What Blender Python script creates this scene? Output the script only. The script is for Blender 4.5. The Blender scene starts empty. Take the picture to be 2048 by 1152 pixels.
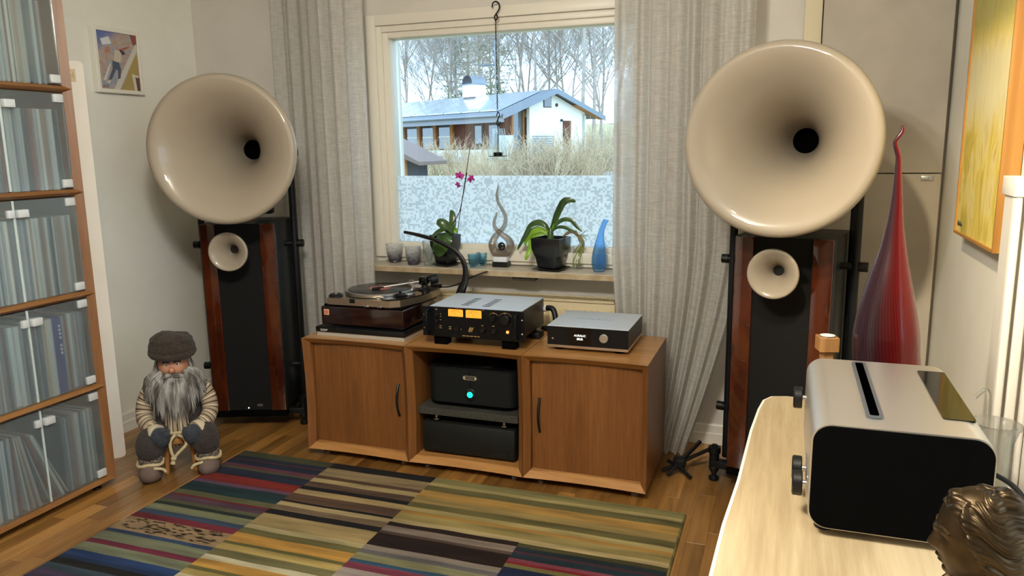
import bpy, bmesh, math, random
from math import sin, cos, pi, radians, sqrt, atan2
from mathutils import Vector as V, Matrix, noise

# ------------------------------------------------------------------ camera, light, exposure
scene = bpy.context.scene
COL = scene.collection
CAM_H = 1.43
FPX, YAW, PITCH, ROLL = 1536.27, -0.34569, -0.18159, 0.014757     # focal length in pixels of a 2048 px wide frame

def cam_axes():
    cy, sy = cos(YAW), sin(YAW)
    f = V((sy * cos(PITCH), cy * cos(PITCH), sin(PITCH)))
    r = V((cy, -sy, 0)); d = f.cross(r)
    cr, sr = cos(ROLL), sin(ROLL)
    return cr * r + sr * d, -sr * r + cr * d, f

RIGHT, DOWN, FWD = cam_axes()
cam_data = bpy.data.cameras.new('camera')
cam_data.sensor_width = 36.0
cam_data.lens = FPX / 2048 * 36.0
cam_data.clip_start = 0.05
cam_data.clip_end = 400
cam = bpy.data.objects.new('camera', cam_data)
COL.objects.link(cam)
cm = Matrix((RIGHT, -DOWN, -FWD)).transposed().to_4x4()
cm.translation = V((0, 0, CAM_H))
cam.matrix_world = cm
scene.camera = cam

world = bpy.data.worlds.new('overcast_sky'); scene.world = world
world.use_nodes = True
wn = world.node_tree.nodes; wl = world.node_tree.links
bg = wn['Background']
bg.inputs['Color'].default_value = (0.82, 0.92, 1.0, 1)
bg.inputs['Strength'].default_value = 4.1

def add_light(name, kind, loc, energy, color, **kw):
    d = bpy.data.lights.new(name, kind); d.energy = energy; d.color = color
    for k, v in kw.items(): setattr(d, k, v)
    o = bpy.data.objects.new(name, d); o.location = loc
    COL.objects.link(o); return o

# the ceiling lamp over the listening place: four warm bulbs, just above and behind the frame
for k, (dx, dy) in enumerate(((-.09, -.07), (.10, -.05), (.06, .09), (-.08, .08))):
    add_light('ceiling_lamp_bulb', 'POINT', (-.72 + dx, .78 + dy, 2.26), 33, (1.0, .96, .87), shadow_soft_size=.03)

# an added warm spot without a fixture, brightens the painting wall
sp_o = add_light('wall_fill_spot', 'SPOT', (-.30, 1.15, 2.42), 170, (1.0, .82, .54), shadow_soft_size=.03, spot_size=radians(42), spot_blend=.8)
sp_o.rotation_euler = (V((.60, 2.85, .98)) - V((-.30, 1.15, 2.42))).to_track_quat('-Z', 'Y').to_euler()

vs = scene.view_settings
vs.view_transform = 'Standard'; vs.look = 'None'; vs.gamma = 1.0; vs.use_curve_mapping = False
vs.exposure = 0.0

# ------------------------------------------------------------------ pixel -> place helpers (a pixel gives a direction, a plane the distance)
def ray(x, y): return RIGHT * ((x - 1024) / FPX) + DOWN * ((y - 576) / FPX) + FWD
def onz(x, y, z): d = ray(x, y); return V((0, 0, CAM_H)) + d * ((z - CAM_H) / d.z)
def ony(x, y, Y): d = ray(x, y); return V((0, 0, CAM_H)) + d * (Y / d.y)
def onx(x, y, X): d = ray(x, y); return V((0, 0, CAM_H)) + d * (X / d.x)
def onplane(x, y, p, n): d = ray(x, y); c = V((0, 0, CAM_H)); return c + d * ((p - c).dot(n) / d.dot(n))

# ------------------------------------------------------------------ materials
def lin(h):
    h = h.lstrip('#'); out = []
    for i in (0, 2, 4):
        c = int(h[i:i + 2], 16) / 255
        out.append(c / 12.92 if c <= .04045 else ((c + .055) / 1.055) ** 2.4)
    return (*out, 1)

def _mat(name):
    m = bpy.data.materials.new(name); m.use_nodes = True
    nt = m.node_tree; return m, nt.nodes, nt.links, nt.nodes['Principled BSDF']

def _coords(N, L, scale=(1, 1, 1), rot=(0, 0, 0), src='Object'):
    tc = N.new('ShaderNodeTexCoord'); mp = N.new('ShaderNodeMapping')
    mp.inputs['Scale'].default_value = scale; mp.inputs['Rotation'].default_value = rot
    L.new(tc.outputs[src], mp.inputs['Vector']); return mp.outputs['Vector']

def _ramp(N, stops, interp='LINEAR'):
    r = N.new('ShaderNodeValToRGB'); e = r.color_ramp.elements; r.color_ramp.interpolation = interp
    while len(e) < len(stops): e.new(.5)
    for i, (p, c) in enumerate(stops):
        e[i].position = p; e[i].color = lin(c) if isinstance(c, str) else c
    return r

def M(name, color, rough=.5, metal=0., color2=None, scale=8, stretch=(1, 1, 1), bump=0., bscale=None, spec=.5, coat=0., emit=None, estr=0., trans=0., ior=1.45, alpha=1., detail=4, sheen=0., src='Object', lo=.35, hi=.65):
    m, N, L, B = _mat(name)
    B.inputs['Base Color'].default_value = lin(color)
    B.inputs['Roughness'].default_value = rough; B.inputs['Metallic'].default_value = metal
    B.inputs['Specular IOR Level'].default_value = spec
    B.inputs['Coat Weight'].default_value = coat; B.inputs['Coat Roughness'].default_value = .06
    B.inputs['IOR'].default_value = ior
    if trans: B.inputs['Transmission Weight'].default_value = trans
    if alpha < 1: B.inputs['Alpha'].default_value = alpha
    if sheen: B.inputs['Sheen Weight'].default_value = sheen
    if emit: B.inputs['Emission Color'].default_value = lin(emit); B.inputs['Emission Strength'].default_value = estr
    if color2 or bump:
        vec = _coords(N, L, stretch, src=src)
    if color2:
        nz = N.new('ShaderNodeTexNoise'); nz.inputs['Scale'].default_value = scale; nz.inputs['Detail'].default_value = detail
        L.new(vec, nz.inputs['Vector'])
        r = _ramp(N, [(lo, color), (hi, color2)]); L.new(nz.outputs['Fac'], r.inputs['Fac'])
        L.new(r.outputs['Color'], B.inputs['Base Color'])
    if bump:
        nb = N.new('ShaderNodeTexNoise'); nb.inputs['Scale'].default_value = bscale or scale * 4; nb.inputs['Detail'].default_value = 3
        L.new(vec, nb.inputs['Vector'])
        bp = N.new('ShaderNodeBump'); bp.inputs['Strength'].default_value = bump; bp.inputs['Distance'].default_value = .004
        L.new(nb.outputs['Fac'], bp.inputs['Height']); L.new(bp.outputs['Normal'], B.inputs['Normal'])
    return m

def wood(name, c1, c2, axis='Z', rough=.4, fine=60., var=None, coat=0., rnd=0., big=2.2):
    """long-grained wood: two stretched noises along one object axis, optional per-object tone"""
    m, N, L, B = _mat(name)
    st = {'X': (.06, 1, 1), 'Y': (1, .06, 1), 'Z': (1, 1, .06)}[axis]
    vec = _coords(N, L, st)
    if rnd:
        oi = N.new('ShaderNodeObjectInfo'); ad = N.new('ShaderNodeVectorMath'); ad.operation = 'ADD'
        mu = N.new('ShaderNodeMath'); mu.operation = 'MULTIPLY'; mu.inputs[1].default_value = 37.
        L.new(oi.outputs['Random'], mu.inputs[0]); L.new(vec, ad.inputs[0]); L.new(mu.outputs[0], ad.inputs[1]); vec = ad.outputs[0]
    n1 = N.new('ShaderNodeTexNoise'); n1.inputs['Scale'].default_value = fine; n1.inputs['Detail'].default_value = 5; n1.inputs['Roughness'].default_value = .6
    n2 = N.new('ShaderNodeTexNoise'); n2.inputs['Scale'].default_value = fine / big / 4; n2.inputs['Detail'].default_value = 3; n2.inputs['Distortion'].default_value = .8
    L.new(vec, n1.inputs['Vector']); L.new(vec, n2.inputs['Vector'])
    mx = N.new('ShaderNodeMath'); mx.operation = 'ADD'
    h1 = N.new('ShaderNodeMath'); h1.operation = 'MULTIPLY'; h1.inputs[1].default_value = .5
    h2 = N.new('ShaderNodeMath'); h2.operation = 'MULTIPLY'; h2.inputs[1].default_value = .5
    L.new(n1.outputs['Fac'], h1.inputs[0]); L.new(n2.outputs['Fac'], h2.inputs[0]); L.new(h1.outputs[0], mx.inputs[0]); L.new(h2.outputs[0], mx.inputs[1])
    r = _ramp(N, [(.38, c1), (.62, c2)]); L.new(mx.outputs[0], r.inputs['Fac'])
    out = r.outputs['Color']
    if rnd:
        hs = N.new('ShaderNodeHueSaturation'); L.new(out, hs.inputs['Color'])
        mr = N.new('ShaderNodeMapRange'); mr.inputs['To Min'].default_value = 1 - rnd; mr.inputs['To Max'].default_value = 1 + rnd
        L.new(oi.outputs['Random'], mr.inputs['Value']); L.new(mr.outputs['Result'], hs.inputs['Value']); out = hs.outputs['Color']
    L.new(out, B.inputs['Base Color'])
    bp = N.new('ShaderNodeBump'); bp.inputs['Strength'].default_value = .12; bp.inputs['Distance'].default_value = .002
    L.new(n1.outputs['Fac'], bp.inputs['Height']); L.new(bp.outputs['Normal'], B.inputs['Normal'])
    B.inputs['Roughness'].default_value = rough; B.inputs['Coat Weight'].default_value = coat; B.inputs['Coat Roughness'].default_value = .12
    return m

def thin_glass(name, tint='#ffffff', refl=.06, rough=.0):
    """a pane: lets light straight through and mirrors a little"""
    m, N, L, B = _mat(name); N.remove(B)
    tr = N.new('ShaderNodeBsdfTransparent'); tr.inputs['Color'].default_value = lin(tint)
    gl = N.new('ShaderNodeBsdfGlossy'); gl.inputs['Roughness'].default_value = rough
    lw = N.new('ShaderNodeFresnel'); lw.inputs['IOR'].default_value = 1.45
    mx = N.new('ShaderNodeMixShader'); L.new(lw.outputs[0], mx.inputs[0]); L.new(tr.outputs[0], mx.inputs[1]); L.new(gl.outputs[0], mx.inputs[2])
    L.new(mx.outputs[0], N['Material Output'].inputs['Surface']); return m

def blown_glass(name, tint, clear=.75, rough=.03):
    """tinted glassware that still lets daylight pass to what stands behind it"""
    m, N, L, B = _mat(name)
    B.inputs['Base Color'].default_value = lin(tint); B.inputs['Roughness'].default_value = rough
    B.inputs['Transmission Weight'].default_value = 1.0; B.inputs['IOR'].default_value = 1.3
    tr = N.new('ShaderNodeBsdfTransparent'); tr.inputs['Color'].default_value = lin(tint)
    mx = N.new('ShaderNodeMixShader'); mx.inputs[0].default_value = clear
    L.new(B.outputs[0], mx.inputs[1]); L.new(tr.outputs[0], mx.inputs[2]); L.new(mx.outputs[0], N['Material Output'].inputs['Surface']); return m

# ------------------------------------------------------------------ mesh builder
class MB:
    def __init__(s): s.v = []; s.f = []; s.mi = []; s.cur = 0
    def add(s, vs, fs):
        o = len(s.v); s.v += [tuple(p) for p in vs]; s.f += [tuple(i + o for i in f) for f in fs]; s.mi += [s.cur] * len(fs); return s
    def box(s, lo, hi):
        (a, b, c), (d, e, f) = lo, hi
        return s.add([(a, b, c), (d, b, c), (d, e, c), (a, e, c), (a, b, f), (d, b, f), (d, e, f), (a, e, f)],
                     [(0, 3, 2, 1), (4, 5, 6, 7), (0, 1, 5, 4), (1, 2, 6, 5), (2, 3, 7, 6), (3, 0, 4, 7)])
    def rbox(s, lo, hi, r=.004, seg=2):
        bm = bmesh.new(); bmesh.ops.create_cube(bm, size=1)
        for v in bm.verts:
            for i in range(3): v.co[i] = lo[i] + (v.co[i] + .5) * (hi[i] - lo[i])
        bmesh.ops.bevel(bm, geom=bm.edges[:], offset=r, segments=seg, affect='EDGES', profile=.5)
        return s.bm(bm)
    def bm(s, bm, mat=None):
        bm.verts.ensure_lookup_table(); bm.verts.index_update()
        s.add([(mat @ v.co if mat else v.co) for v in bm.verts], [[v.index for v in f.verts] for f in bm.faces]); bm.free(); return s
    def prism(s, poly, lo, hi, axis='Z'):
        """polygon extruded along an axis between lo and hi; poly in the other two axes (cyclic order)"""
        def P(a, b, h): return {'Z': (a, b, h), 'Y': (a, h, b), 'X': (h, a, b)}[axis]
        n = len(poly); vs = [P(a, b, lo) for a, b in poly] + [P(a, b, hi) for a, b in poly]
        fs = [tuple(range(n - 1, -1, -1)), tuple(range(n, 2 * n))] + [(i, (i + 1) % n, n + (i + 1) % n, n + i) for i in range(n)]
        return s.add(vs, fs)
    def lathe(s, prof, n=24, c=(0, 0, 0), mat=None, cap=True):
        """profile [(r, z)] about the local z axis"""
        vs = []; fs = []
        for r, z in prof:
            for k in range(n):
                a = 2 * pi * k / n; vs.append((c[0] + r * cos(a), c[1] + r * sin(a), c[2] + z))
        for i in range(len(prof) - 1):
            for k in range(n):
                a, b = i * n + k, i * n + (k + 1) % n; fs.append((a, b, b + n, a + n))
        if cap:
            fs.append(tuple(range(n - 1, -1, -1))); fs.append(tuple(range((len(prof) - 1) * n, len(prof) * n)))
        if mat: vs = [tuple(mat @ V(p)) for p in vs]
        return s.add(vs, fs)
    def tube(s, path, rad, n=8, cap=True, flat=1.0, up=None):
        pts = [V(p) for p in path]; m = len(pts)
        if not hasattr(rad, '__len__'): rad = [rad] * m
        vs = []; fs = []; prev = None
        for i, p in enumerate(pts):
            t = (pts[min(i + 1, m - 1)] - pts[max(i - 1, 0)])
            t = t.normalized() if t.length > 1e-9 else V((0, 0, 1))
            if prev is None:
                a = V(up) if up else (V((0, 0, 1)) if abs(t.z) < .9 else V((1, 0, 0)))
            else: a = prev
            a = (a - t * a.dot(t)); a = a.normalized() if a.length > 1e-9 else t.orthogonal().normalized()
            prev = a; b = t.cross(a)
            for k in range(n):
                g = 2 * pi * k / n; vs.append(p + (a * cos(g) * flat + b * sin(g)) * rad[i])
        for i in range(m - 1):
            for k in range(n):
                q, w = i * n + k, i * n + (k + 1) % n; fs.append((q, w, w + n, q + n))
        if cap: fs.append(tuple(range(n - 1, -1, -1))); fs.append(tuple(range((m - 1) * n, m * n)))
        return s.add(vs, fs)
    def cyl(s, a, b, r, n=16, r2=None): return s.tube([a, b], [r, r if r2 is None else r2], n)
    def ball(s, c, r, nu=16, nv=10, fn=None):
        if not hasattr(r, '__len__'): r = (r, r, r)
        vs = [(c[0], c[1], c[2] - r[2])]; fs = []
        for i in range(1, nv):
            ph = -pi / 2 + pi * i / nv
            for k in range(nu):
                a = 2 * pi * k / nu; vs.append((c[0] + r[0] * cos(ph) * cos(a), c[1] + r[1] * cos(ph) * sin(a), c[2] + r[2] * sin(ph)))
        vs.append((c[0], c[1], c[2] + r[2])); T = len(vs) - 1
        for k in range(nu): fs.append((0, 1 + (k + 1) % nu, 1 + k)); fs.append((T, T - nu + k, T - nu + (k + 1) % nu))
        for i in range(nv - 2):
            for k in range(nu): a = 1 + i * nu + k; b = 1 + i * nu + (k + 1) % nu; fs.append((a, b, b + nu, a + nu))
        if fn: vs = [fn(V(p)) for p in vs]
        return s.add(vs, fs)
    def grid(s, nu, nv, fn, wrap=False):
        vs = [fn(i / (nu - 1 if not wrap else nu), j / (nv - 1)) for j in range(nv) for i in range(nu)]
        fs = []
        for j in range(nv - 1):
            for i in range(nu if wrap else nu - 1):
                a, b = j * nu + i, j * nu + (i + 1) % nu; fs.append((a, b, b + nu, a + nu))
        return s.add(vs, fs)
    def xf(s, mat): s.v = [tuple(mat @ V(p)) for p in s.v]; return s
    def mesh(s, name, mats, smooth=True, ang=35):
        me = bpy.data.meshes.new(name); me.from_pydata(s.v, [], s.f)
        for m in (mats if isinstance(mats, (list, tuple)) else [mats]): me.materials.append(m)
        if any(s.mi): me.polygons.foreach_set('material_index', s.mi)
        me.update()
        if smooth:
            me.polygons.foreach_set('use_smooth', [True] * len(me.polygons)); me.set_sharp_from_angle(angle=radians(ang))
        return me
    def build(s, name, mats, parent=None, smooth=True, ang=35, loc=None, rot=None):
        return ob(name, s.mesh(name, mats, smooth, ang), parent, loc, rot)

def ob(name, data, parent=None, loc=None, rot=None):
    o = bpy.data.objects.new(name, data); COL.objects.link(o)
    if parent: o.parent = parent
    if loc is not None: o.location = loc
    if rot is not None: o.rotation_euler = rot
    return o

def tag(o, label=None, cat=None, group=None, kind=None):
    if label: o['label'] = label
    if cat: o['category'] = cat
    if group: o['group'] = group
    if kind: o['kind'] = kind
    return o

def thing(name, label, cat, loc=(0, 0, 0), rz=0, group=None):
    o = bpy.data.objects.new(name, None); COL.objects.link(o); o.empty_display_size = .05
    o.location = loc; o.rotation_euler = (0, 0, rz); return tag(o, label, cat, group)

def struct(o): o['kind'] = 'structure'; return o

def copy_tree(o, parent=None):
    c = o.copy(); COL.objects.link(c); c.parent = parent
    for ch in o.children: copy_tree(ch, c)
    return c

def text(name, s, size, mat, parent, loc, rot=(pi / 2, 0, 0), extrude=.0004, align='LEFT', sx=1.0, shear=0.):
    cu = bpy.data.curves.new(name, 'FONT'); cu.body = s; cu.size = size; cu.extrude = extrude; cu.align_x = align; cu.resolution_u = 2; cu.shear = shear
    o = bpy.data.objects.new(name, cu); COL.objects.link(o)
    dg = bpy.context.evaluated_depsgraph_get(); me = bpy.data.meshes.new_from_object(o.evaluated_get(dg)); me.name = name
    bpy.data.objects.remove(o); me.materials.clear(); me.materials.append(mat)
    for v in me.vertices: v.co.x *= sx
    return ob(name, me, parent, loc, rot)

def rrect(x0, y0, x1, y1, r, n=6):
    pts = []
    for cx, cy, a0 in ((x1 - r, y1 - r, 0), (x0 + r, y1 - r, 90), (x0 + r, y0 + r, 180), (x1 - r, y0 + r, 270)):
        for k in range(n + 1): a = radians(a0 + 90 * k / n); pts.append((cx + r * cos(a), cy + r * sin(a)))
    return pts

def smooth_path(pts, n=8):
    """Catmull-Rom through points (any number of extra components kept)"""
    P = [tuple(p) for p in pts]; out = []
    for i in range(len(P) - 1):
        p0, p1, p2, p3 = P[max(i - 1, 0)], P[i], P[i + 1], P[min(i + 2, len(P) - 1)]
        for k in range(n):
            t = k / n
            out.append(tuple(.5 * (2 * b + (c - a) * t + (2 * a - 5 * b + 4 * c - d) * t * t + (-a + 3 * b - 3 * c + d) * t ** 3) for a, b, c, d in zip(p0, p1, p2, p3)))
    out.append(P[-1]); return out

RX = Matrix.Rotation

# ------------------------------------------------------------------ shared materials
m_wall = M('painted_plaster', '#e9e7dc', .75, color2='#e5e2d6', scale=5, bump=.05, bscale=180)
m_wall_back = M('painted_plaster_shaded', '#d4cfc6', .8, color2='#cec9bf', scale=5, bump=.05, bscale=180)  # greyer copy of the wall plaster; shade at the back put into the colour
m_white = M('white_lacquer', '#e4e0d4', .42)
m_ceiling = M('ceiling_paint', '#ece7da', .85)
m_black = M('black_satin', '#0d0f11', .38)
m_black_matte = M('black_matte', '#020202', .85, spec=.08)
m_black_gloss = M('black_gloss', '#08090a', .12)
m_chrome = M('chrome', '#d9dadb', .16, 1.0)
m_alu = M('brushed_aluminium', '#c7c8c9', .34, 1.0)
m_steel_door = M('satin_steel_fitting', '#dadedf', .35, .25)
m_rubber = M('black_rubber', '#101112', .6)
m_cable = M('cable_black', '#090a0b', .5)
m_white_print = M('white_print', '#e8e8e4', .5)
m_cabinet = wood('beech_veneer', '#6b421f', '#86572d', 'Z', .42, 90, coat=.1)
m_cabinet_x = wood('beech_veneer_cross_lit', '#9a6b38', '#b68650', 'X', .28, 90, coat=.25)  # paler than the uprights: lamplight on level boards put into the colour
m_shelf_wood = wood('shelf_wood', '#7b5129', '#946839', 'Y', .45, 70)
m_floor = wood('oak_parquet', '#6e4a22', '#9f743c', 'Y', .28, 55, coat=.25, rnd=.40)
m_table = wood('light_oak_table', '#9f8a68', '#c3af8b', 'Y', .45, 45)
m_burl = M('burl_veneer', '#30100a', .12, color2='#57240f', scale=9, detail=9, coat=.9, stretch=(1, 1, .6), lo=.3, hi=.7)
m_spk = M('speaker_black', '#1d2226', .42)
m_spk_cloth = M('speaker_cloth', '#060707', .9, bump=.2, bscale=900)
m_steel_blk = M('black_steel_tube', '#15181b', .38, .3)

def horn_material():
    m, N, L, B = _mat('ivory_lacquer')
    B.inputs['Base Color'].default_value = lin('#9c9180'); B.inputs['Roughness'].default_value = .45; B.inputs['Specular IOR Level'].default_value = .25
    B.inputs['Coat Weight'].default_value = .6; B.inputs['Coat Roughness'].default_value = .05
    return m
m_horn = horn_material()

def linen(name, c, open_=.10):
    """loosely woven linen: threads that pass light, tiny gaps between them"""
    m, N, L, B = _mat(name); N.remove(B)
    vec = _coords(N, L, (1, 1, 1))
    n1 = N.new('ShaderNodeTexNoise'); n1.inputs['Scale'].default_value = 1.0; n1.inputs['Detail'].default_value = 3
    mp = N.new('ShaderNodeMapping'); mp.inputs['Scale'].default_value = (22, 22, 300); L.new(vec, mp.inputs['Vector']); L.new(mp.outputs[0], n1.inputs['Vector'])
    n2 = N.new('ShaderNodeTexNoise'); n2.inputs['Scale'].default_value = 1.0; n2.inputs['Detail'].default_value = 3
    mp2 = N.new('ShaderNodeMapping'); mp2.inputs['Scale'].default_value = (420, 420, 14); L.new(vec, mp2.inputs['Vector']); L.new(mp2.outputs[0], n2.inputs['Vector'])
    ad = N.new('ShaderNodeMath'); ad.operation = 'ADD'; L.new(n1.outputs['Fac'], ad.inputs[0]); L.new(n2.outputs['Fac'], ad.inputs[1])
    r = _ramp(N, [(.38, c[0]), (.62, c[1])]); hf = N.new('ShaderNodeMath'); hf.operation = 'MULTIPLY'; hf.inputs[1].default_value = .5
    L.new(ad.outputs[0], hf.inputs[0]); L.new(hf.outputs[0], r.inputs['Fac'])
    df = N.new('ShaderNodeBsdfDiffuse'); tl = N.new('ShaderNodeBsdfTranslucent'); tp = N.new('ShaderNodeBsdfTransparent')
    L.new(r.outputs[0], df.inputs['Color']); L.new(r.outputs[0], tl.inputs['Color'])
    a = N.new('ShaderNodeMixShader'); a.inputs[0].default_value = .5; L.new(df.outputs[0], a.inputs[1]); L.new(tl.outputs[0], a.inputs[2])
    b = N.new('ShaderNodeMixShader'); mr = N.new('ShaderNodeMapRange'); mr.inputs['From Min'].default_value = .40; mr.inputs['From Max'].default_value = .60
    mr.inputs['To Min'].default_value = open_ * 2; mr.inputs['To Max'].default_value = 0
    L.new(hf.outputs[0], mr.inputs['Value']); L.new(mr.outputs[0], b.inputs[0]); L.new(a.outputs[0], b.inputs[1]); L.new(tp.outputs[0], b.inputs[2])
    L.new(b.outputs[0], N['Material Output'].inputs['Surface']); return m
m_linen = linen('sheer_linen', ('#d8d6d0', '#e0deda'))

# ------------------------------------------------------------------ the room
XL, XR, YB, YF, ZC = -3.20, .605, 3.65, -1.9, 2.5
GX0, GX1, GZ0, GZ1, GY = -1.985, -.70, .934, 1.992, 3.715        # the pane
OX0, OX1, OZ0, OZ1 = -2.035, -.65, .84, 2.045                    # opening in the wall

floor = struct(MB().box((XL - .2, YF - .2, -.2), (XR + .2, YB + .2, -.0012)).build('floor', m_floor, smooth=False))
def stave_mesh(l): return MB().rbox((-.0343, -l / 2, -.012), (.0343, l / 2, 0), .0007, 1).mesh('plank', m_floor)
STAVES = {l: stave_mesh(l) for l in (.33, .41, .47, .56)}
rng = random.Random(4)
x = XL + .0345; k = 0
while x < .12:
    y = 1.42 - rng.random() * .4
    while y < YB - .02:
        l = rng.choice((.33, .41, .41, .47, .56))
        c = y + l / 2; y += l + .0006
        if c + l / 2 > YB or c + l / 2 < 1.35: continue
        if -2.30 < x < -.42 and c + l / 2 < 2.76: continue        # under the rug
        if -2.02 < x < -.55 and c - l / 2 > 3.06: continue        # far under the cabinets
        ob('plank', STAVES[l], floor, (x, c, 0))
    x += .0692
ceiling = struct(MB().box((XL - .2, YF - .2, ZC), (XR + .2, YB + .3, ZC + .15)).build('ceiling', m_ceiling, smooth=False))
struct(MB().box((XL - .2, YF - .2, -.2), (XL, YB + .3, ZC)).build('wall_left', m_wall, smooth=False))
W2 = (-1.35, 1.75, .62, 2.2)                                     # an unseen window added in the right wall to let in cool daylight
wr = MB(); wr.box((XR, YF - .2, -.2), (XR + .2, W2[0], ZC)); wr.box((XR, W2[1], -.2), (XR + .2, YB + .3, ZC)); wr.box((XR, W2[0], -.2), (XR + .2, W2[1], W2[2])); wr.box((XR, W2[0], W2[3]), (XR + .2, W2[1], ZC))
struct(wr.build('wall_right', m_wall, smooth=False))
struct(MB().box((XL, YF - .2, -.2), (XR, YF, ZC)).build('wall_front', M('wall_front_dark', '#8f8371', .8), smooth=False))  # unseen wall, toned dark to cut the bounced light
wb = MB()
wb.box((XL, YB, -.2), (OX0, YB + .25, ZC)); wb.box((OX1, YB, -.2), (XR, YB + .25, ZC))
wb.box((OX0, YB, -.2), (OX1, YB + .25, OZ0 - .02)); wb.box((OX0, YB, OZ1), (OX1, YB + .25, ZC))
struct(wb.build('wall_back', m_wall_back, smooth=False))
def baseboard(name, a, b, nrm):
    """two-step white skirting from a to b, nrm points into the room"""
    a, b, n = V(a), V(b), V(nrm); prof = [(0, 0), (.016, 0), (.016, .052), (.011, .058), (.011, .092), (.006, .1), (0, .1)]
    mb = MB(); vs = []
    for q in (a, b):
        for d, z in prof: vs.append(q + n * d + V((0, 0, z)))
    k = len(prof); mb.add(vs, [tuple(range(k)), tuple(range(2 * k - 1, k - 1, -1))] + [(i, i + k, (i + 1) % k + k, (i + 1) % k) for i in range(k)])
    return struct(mb.build(name, m_white, smooth=False))
baseboard('baseboard_left', (XL, YF, 0), (XL, YB, 0), (1, 0, 0))
baseboard('baseboard_back', (XL, YB, 0), (XR, YB, 0), (0, -1, 0))
baseboard('baseboard_right', (XR, YF, 0), (XR, YB, 0), (-1, 0, 0))

# window: casing, sash, pane, privacy film
m_frame = M('window_paint', '#e3ded0', .38)
def frame_ring(x0, z0, x1, z1, w, ya, yb, wb=None):
    mb = MB(); wb = w if wb is None else wb
    mb.rbox((x0, ya, z0), (x0 + w, yb, z1), .003); mb.rbox((x1 - w, ya, z0), (x1, yb, z1), .003)
    mb.rbox((x0 + w, ya, z1 - w), (x1 - w, yb, z1), .003); mb.rbox((x0 + w, ya, z0), (x1 - w, yb, z0 + wb), .003); return mb
win = thing('window_1', None, None, (0, 0, 0)); win['kind'] = 'structure'
frame_ring(-2.085, .86, -.60, 2.10, .052, 3.628, 3.66).build('casing', m_frame, win)
frame_ring(-2.035, .84, -.65, 2.047, .03, 3.645, 3.80, .03).build('window_frame', m_frame, win)
frame_ring(-2.012, .865, -.672, 2.022, .034, 3.662, 3.77, .072).build('sash', m_frame, win)
m_seal = M('window_seal', '#3d4248', .6)
frame_ring(GX0 - .004, GZ0 - .004, GX1 + .004, GZ1 + .004, .007, 3.700, 3.71).build('glazing_seal', m_seal, win)
m_pane = thin_glass('window_glass', '#f3faff')
MB().box((GX0, 3.712, GZ0), (GX1, 3.716, GZ1)).build('pane', m_pane, win, smooth=False)
MB().box((GX0 - .01, 3.742, GZ0), (GX1 + .01, 3.746, GZ1)).build('pane', m_pane, win, smooth=False)
def film_material():
    m, N, L, B = _mat('privacy_film'); N.remove(B)
    vec = _coords(N, L, (1 / .0102, 1, 1 / .0102))
    fl = N.new('ShaderNodeVectorMath'); fl.operation = 'FLOOR'; L.new(vec, fl.inputs[0])
    wnz = N.new('ShaderNodeTexWhiteNoise'); wnz.noise_dimensions = '3D'; L.new(fl.outputs[0], wnz.inputs['Vector'])
    r = _ramp(N, [(0, (0, 0, 0, 1)), (.42, (1, 1, 1, 1))], 'CONSTANT'); L.new(wnz.outputs['Value'], r.inputs['Fac'])
    tl = N.new('ShaderNodeBsdfTranslucent'); tl.inputs['Color'].default_value = (1, 1, 1, 1)
    t2 = N.new('ShaderNodeBsdfTranslucent'); t2.inputs['Color'].default_value = (.79, .80, .80, 1)
    mx = N.new('ShaderNodeMixShader'); L.new(r.outputs[0], mx.inputs[0]); L.new(t2.outputs[0], mx.inputs[1]); L.new(tl.outputs[0], mx.inputs[2])
    tp = N.new('ShaderNodeBsdfTransparent'); m2 = N.new('ShaderNodeMixShader'); m2.inputs[0].default_value = .22
    L.new(mx.outputs[0], m2.inputs[1]); L.new(tp.outputs[0], m2.inputs[2]); L.new(m2.outputs[0], N['Material Output'].inputs['Surface']); return m
win2 = thing('window_2', None, None, (0, 0, 0)); win2['kind'] = 'structure'  # frame and pane of the added opening, out of view
f2 = MB(); f2.rbox((XR + .04, W2[0], W2[2]), (XR + .10, W2[0] + .06, W2[3]), .003); f2.rbox((XR + .04, W2[1] - .06, W2[2]), (XR + .10, W2[1], W2[3]), .003); f2.rbox((XR + .04, W2[0] + .06, W2[3] - .06), (XR + .10, W2[1] - .06, W2[3]), .003); f2.rbox((XR + .04, W2[0] + .06, W2[2]), (XR + .10, W2[1] - .06, W2[2] + .06), .003)
f2.build('window_frame', m_frame, win2)
MB().box((XR + .068, W2[0] + .06, W2[2] + .06), (XR + .072, W2[1] - .06, W2[3] - .06)).build('pane', m_pane, win2, smooth=False)
tag(MB().box((GX0, 3.7092, GZ0), (GX1, 3.7098, 1.2868)).build('privacy_film', film_material(), win, smooth=False), 'frosted film with a white pixel pattern')
m_stone = M('sill_stone', '#cdc6b8', .3, color2='#b7a992', scale=7, detail=8)
m_stone_edge = M('sill_stone_edge', '#9c8768', .45, color2='#b9a78a', scale=16, detail=9)
sill = thing('window_sill', None, None, (0, 0, 0)); sill['kind'] = 'structure'
MB().rbox((-2.25, 3.478, .806), (-.50, 3.70, .835), .002, 1).build('sill_slab', m_stone, sill)
MB().box((-2.25, 3.4755, .807), (-.50, 3.4785, .833)).build('sill_edge', m_stone_edge, sill, smooth=False)
MB().rbox((-1.26, 3.50, .786), (-1.14, 3.55, .807), .003, 1).build('bracket', M('rusty_bracket', '#4d4238', .6), sill)

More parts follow.
